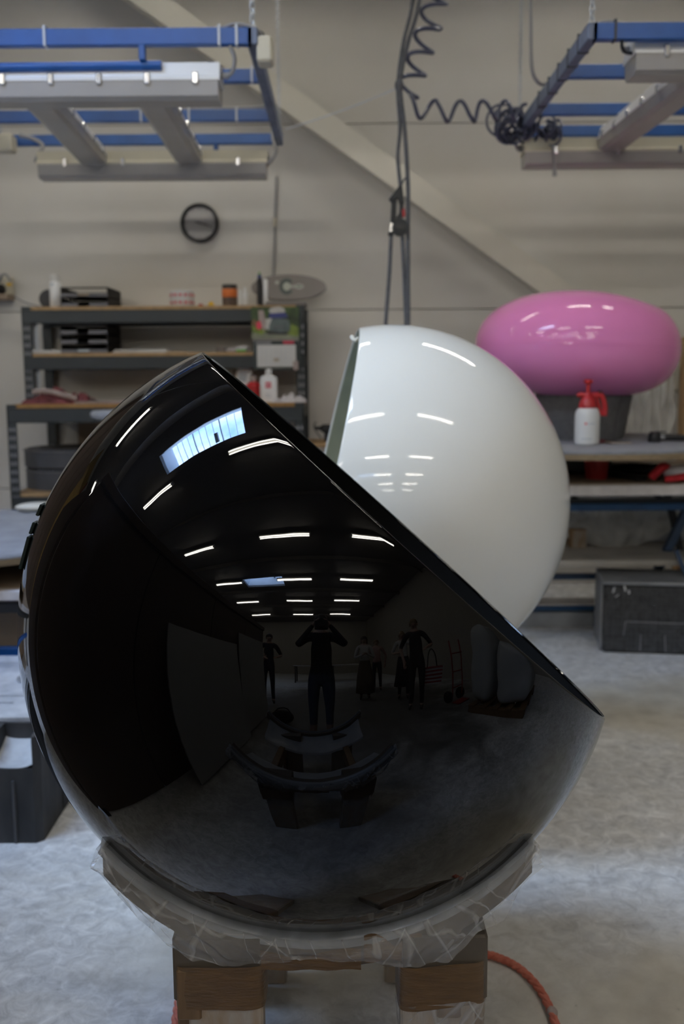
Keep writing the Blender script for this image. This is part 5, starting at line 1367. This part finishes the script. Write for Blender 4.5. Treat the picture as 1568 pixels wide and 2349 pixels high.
def person(name, label, loc, face, height, top, bottom, hair, hands, skirt=None, seed=1, long_sleeve=True, look=(0, 1, 0), short_leg=False):
    """one continuous body grown over a skeleton; local frame: z up, facing +y"""
    k = height/1.72
    J = {}
    J['pelvis'] = V(0, 0, .93); J['waist'] = V(0, .01, 1.06); J['chest'] = V(0, .005, 1.26); J['neckb'] = V(0, -.01, 1.43); J['neck'] = V(0, .0, 1.50); J['head'] = V(0, .02, 1.585); J['crown'] = V(0, .01, 1.665)
    ed = [('pelvis', 'waist'), ('waist', 'chest'), ('chest', 'neckb'), ('neckb', 'neck'), ('neck', 'head'), ('head', 'crown')]
    rad = dict(pelvis=(.155, .115), waist=(.125, .10), chest=(.15, .11), neckb=(.085, .07), neck=(.05, .052), head=(.078, .095), crown=(.055, .07))
    for s, n in ((-1, 'l'), (1, 'r')):
        J['hip'+n] = V(s*.09, 0, .86); J['knee'+n] = V(s*.10, .02, .49); J['ank'+n] = V(s*.105, -.01, .09); J['heel'+n] = V(s*.105, -.03, .045); J['toe'+n] = V(s*.115, .13, .03)
        ed += [('pelvis', 'hip'+n), ('hip'+n, 'knee'+n), ('knee'+n, 'ank'+n), ('ank'+n, 'toe'+n)]
        rad.update({'hip'+n: (.092, .092), 'knee'+n: (.058, .06), 'ank'+n: (.038, .045), 'toe'+n: (.035, .025)})
        J['sh'+n] = V(s*.175, 0, 1.395); hd_ = Vector(hands[0 if s < 0 else 1]); 
        sh = J['sh'+n]; dv = hd_ - sh; dl = min(dv.length, .53); mid = sh + dv*.5; bend = math.sqrt(max(0, .28**2 - (dl/2)**2)); 
        pole = V(s*.6, -.35, -.8); pole = (pole - dv.normalized()*pole.dot(dv.normalized())).normalized()
        J['elb'+n] = mid + pole*bend; J['wri'+n] = hd_
        fd = (hd_ - J['elb'+n]).normalized(); J['palm'+n] = hd_ + fd*.07
        ed += [('neckb', 'sh'+n), ('sh'+n, 'elb'+n), ('elb'+n, 'wri'+n), ('wri'+n, 'palm'+n)]
        rad.update({'sh'+n: (.062, .062), 'elb'+n: (.042, .042), 'wri'+n: (.026, .026), 'palm'+n: (.030, .018)})
        sdv = fd.cross(V(0, 0, 1)); sdv = sdv.normalized() if sdv.length > .1 else V(1, 0, 0)
        for f in range(4):
            o_ = (f-1.5)*.018; a_ = J['palm'+n] + sdv*o_; L1 = (.032, .038, .036, .028)[f]
            J['f%d%s' % (f, n)] = a_ + fd*L1 + V(0, 0, -.006); J['g%d%s' % (f, n)] = a_ + fd*(L1*1.8) + V(0, 0, -.022)
            ed += [('palm'+n, 'f%d%s' % (f, n)), ('f%d%s' % (f, n), 'g%d%s' % (f, n))]; rad['f%d%s' % (f, n)] = (.009, .009); rad['g%d%s' % (f, n)] = (.008, .008)
        J['t'+n] = hd_ + fd*.045 + sdv*(-s*.045); ed += [('wri'+n, 't'+n)]; rad['t'+n] = (.010, .010)
    J.pop('heell', None); J.pop('heelr', None)
    names = list(J); idx = {n: i for i, n in enumerate(names)}
    me = bpy.data.meshes.new('body'); me.from_pydata([J[n]*k for n in names], [(idx[a], idx[b]) for a, b in ed], [])
    tmp = bpy.data.objects.new('tmp', me); COL.objects.link(tmp)
    md = tmp.modifiers.new('skin', 'SKIN'); md.use_smooth_shade = True
    for n in names:
        sv = me.skin_vertices[0].data[idx[n]]; sv.radius = (rad[n][0]*k, rad[n][1]*k); sv.use_root = (n == 'pelvis')
    sb_ = tmp.modifiers.new('sub', 'SUBSURF'); sb_.levels = 2; sb_.render_levels = 2
    dg_ = bpy.context.evaluated_depsgraph_get(); ev = tmp.evaluated_get(dg_); bm2 = bpy.data.meshes.new_from_object(ev)
    bpy.data.objects.remove(tmp)
    rt_ = thing(name, loc, label, 'person', 'visitors standing behind the camera', rz=face)
    b = bpy.data.objects.new('body', bm2); COL.objects.link(b); b.parent = rt_
    bm2.materials.clear()
    for m in (M['skin'], top, bottom, M['shoe']): bm2.materials.append(m)
    def seg_d(p, a, c):
        a = J[a]*k; c = J[c]*k; d = c-a; t = max(0, min(1, (p-a).dot(d)/d.length_squared)); return (p-a-d*t).length
    for pl_ in bm2.polygons:
        c = pl_.center; z = c.z/k; mi = 0; pl_.use_smooth = True
        arm = min((seg_d(c, 'sh'+n, 'elb'+n) for n in 'lr')); fore = min((seg_d(c, 'elb'+n, 'wri'+n) for n in 'lr')); hnd = min((seg_d(c, 'wri'+n, 'palm'+n) for n in 'lr'))
        tor = min(seg_d(c, 'pelvis', 'waist'), seg_d(c, 'waist', 'chest'), seg_d(c, 'chest', 'neckb')); leg = min(min(seg_d(c, 'hip'+n, 'knee'+n), seg_d(c, 'knee'+n, 'ank'+n)) for n in 'lr'); hdd = min(seg_d(c, 'neck', 'head'), seg_d(c, 'head', 'crown'))
        best = min((arm, 'arm'), (fore, 'fore'), (hnd, 'hand'), (tor, 'tor'), (leg, 'leg'), (hdd, 'head'))[1]
        if best == 'arm': mi = 1
        elif best == 'fore': mi = 1 if long_sleeve else 0
        elif best == 'tor': mi = 1 if z > .96 else 2
        elif best == 'leg': mi = 2 if z > (.30 if short_leg else .11) else (3 if z < .09 else 0)
        if z < .085: mi = 3
        if z > 1.47 and best in ('tor', 'head', 'arm'): mi = 0
        pl_.material_index = mi
    # hair, eyes, nose, mouth, ears
    hm = MB().ell(V(0, -.012, 1.615)*k, (.088*k, .105*k, .085*k), 24, 14)
    hm.v = [p for p in hm.v]
    keep = MB(); 
    for f in hm.f:
        c = sum((hm.v[i] for i in f), V(0, 0, 0))/len(f)
        if c.z > 1.60*k or c.y < .015*k: keep.f.append(f); keep.m.append(0)
    keep.v = hm.v
    if seed % 2: keep.lathe([(.075*k, 1.42*k), (.085*k, 1.50*k), (.080*k, 1.60*k)], 20, c=(0, -.035*k, 0), caps=False)
    obj('hair', keep, hair, rt_, world=False, smooth=180)
    for s in (-1, 1):
        obj('eye', MB().ell(V(s*.032, .103, 1.585)*k, (.013*k, .008*k, .008*k), 12, 8), M['cl_white'], rt_, world=False, smooth=True)
        obj('ear', MB().ell(V(s*.082, .0, 1.575)*k, (.010*k, .020*k, .030*k), 12, 8), M['skin'], rt_, world=False, smooth=True)
    obj('nose', MB().ell(V(0, .112, 1.56)*k, (.013*k, .018*k, .026*k), 12, 8), M['skin'], rt_, world=False, smooth=True)
    obj('mouth', MB().ell(V(0, .104, 1.525)*k, (.024*k, .006*k, .006*k), 12, 8), M['maroon'], rt_, world=False, smooth=True)
    if skirt:
        pr = [(.135, 1.06), (.165, .95), (.19, .80), (.22, .55), (.245, skirt[1]), (.235, skirt[1]), (.18, .80), (.13, 1.05)]
        mb = MB().lathe([(r_*k, z*k) for r_, z in pr], 48, caps=False)
        mb.v = [V(p.x*(1+.07*math.sin(9*math.atan2(p.y, p.x))*(1.06-p.z/k)), p.y*.82*(1+.07*math.sin(9*math.atan2(p.y, p.x))*(1.06-p.z/k)), p.z) for p in mb.v]
        obj('skirt', mb, skirt[0], rt_, world=False, smooth=180)
    return rt_
down = [(-.27, .03, .90), (.27, .03, .90)]
person('person', 'person in black raising a camera to their face, behind the camera', (.02, -.40, 0), 0, 1.60, M['cl_black'], M['cl_denim'], M['hair'], [(-.10, .21, 1.50), (.10, .21, 1.50)], short_leg=True, seed=2)
cmr = thing('photo_camera', (.02, -.145, 1.36), 'black photo camera held up by the person in black', 'camera')
obj('body', MB().bevbox((-.07, -.05, -.01), (.07, .0, .085), .008), M['black_pl'], cmr, world=False)
obj('lens', MB().cyl((0, .0, .035), (0, .07, .035), .034, 28), M['black_pl'], cmr, world=False, smooth=True)
obj('viewfinder', MB().bevbox((-.025, -.045, .085), (.025, -.005, .108), .006), M['black_pl'], cmr, world=False)
person('person', 'person in dark clothes standing left of the photographer', (-1.18, -2.40, 0), R(-15), 1.72, M['cl_navy'], M['cl_navy'], M['hair'], [(-.10, .22, 1.10), (.20, .20, 1.12)], seed=4, long_sleeve=False)
person('person', 'person in white blouse and long brown skirt with folded arms', (1.20, -2.65, 0), R(15), 1.66, M['cl_white'], M['cl_skirt'], M['hair'], [(-.06, .20, 1.20), (.06, .21, 1.22)], skirt=(M['cl_skirt'], .18), seed=1)
person('person', 'person in pink top standing behind the brown skirt', (1.95, -3.75, 0), R(20), 1.70, M['cl_pink'], M['cl_navy'], M['hair_l'], down, seed=4)
person('person', 'person in white shirt and black wide trousers', (2.05, -2.12, 0), R(30), 1.68, M['cl_white'], M['cl_black'], M['hair_l'], [(-.12, .20, 1.15), (.22, .12, 1.0)], skirt=(M['cl_black'], .32), seed=3, long_sleeve=False)
person('person', 'person in black sleeveless top carrying a striped bag', (1.80, -1.15, 0), R(38), 1.74, M['cl_black'], M['cl_black'], M['hair_l'], [(-.25, .03, .92), (.22, .18, 1.12)], seed=2, long_sleeve=False)
M['stripe'] = mat('red_stripe_canvas', (.42, .05, .06), .9, var=.1); 
bgp = V(2.16, -1.10, .42)
bag = thing('shoulder_bag', bgp, 'red and white striped canvas bag hanging at the side of a visitor', 'bag', rz=R(38))
for k in range(10):
    obj('stripe', MB().bevbox((-.19-.004*k, -.05, k*.034), (.19+.004*k, .05, k*.034+.034), .004), M['stripe'] if k % 2 else M['cl_white'], bag, world=False)
for s in (-.035, .035): obj('handle', MB().tube(smooth_pts([V(-.10, s, .34), V(-.07, s, .58), V(0, s, .68), V(.07, s, .58), V(.10, s, .34)]), .010, 8), M['cl_black'], bag, world=False, smooth=True)
gb = thing('camera_bag', (-.58, -1.05, 0), 'black bag lying on the floor behind the photographer', 'bag')
obj('body', MB().ell((0, 0, .12), (.19, .13, .12), 28, 14), M['cl_black'], gb, world=False, smooth=True)
obj('strap', MB().tube(smooth_pts([V(-.14, 0, .18), V(-.05, .02, .27), V(.08, .0, .27), V(.15, 0, .17)]), .011, 8), M['cl_black'], gb, world=False, smooth=True)
# long bench with a row of work far behind
fbz = thing('workbench', (.8, -7.2, 0), 'long pale workbench far behind the visitors', 'workbench')
obj('top_board', MB().bevbox((-1.2, -7.7, .82), (2.8, -6.8, .86), .004), M['worn_white'], fbz)
for x in (-1.1, .8, 2.7):
    for y in (-7.6, -6.9): obj('leg', MB().bevbox((x-.03, y-.03, 0), (x+.03, y+.03, .82), .003), M['iron'], fbz)
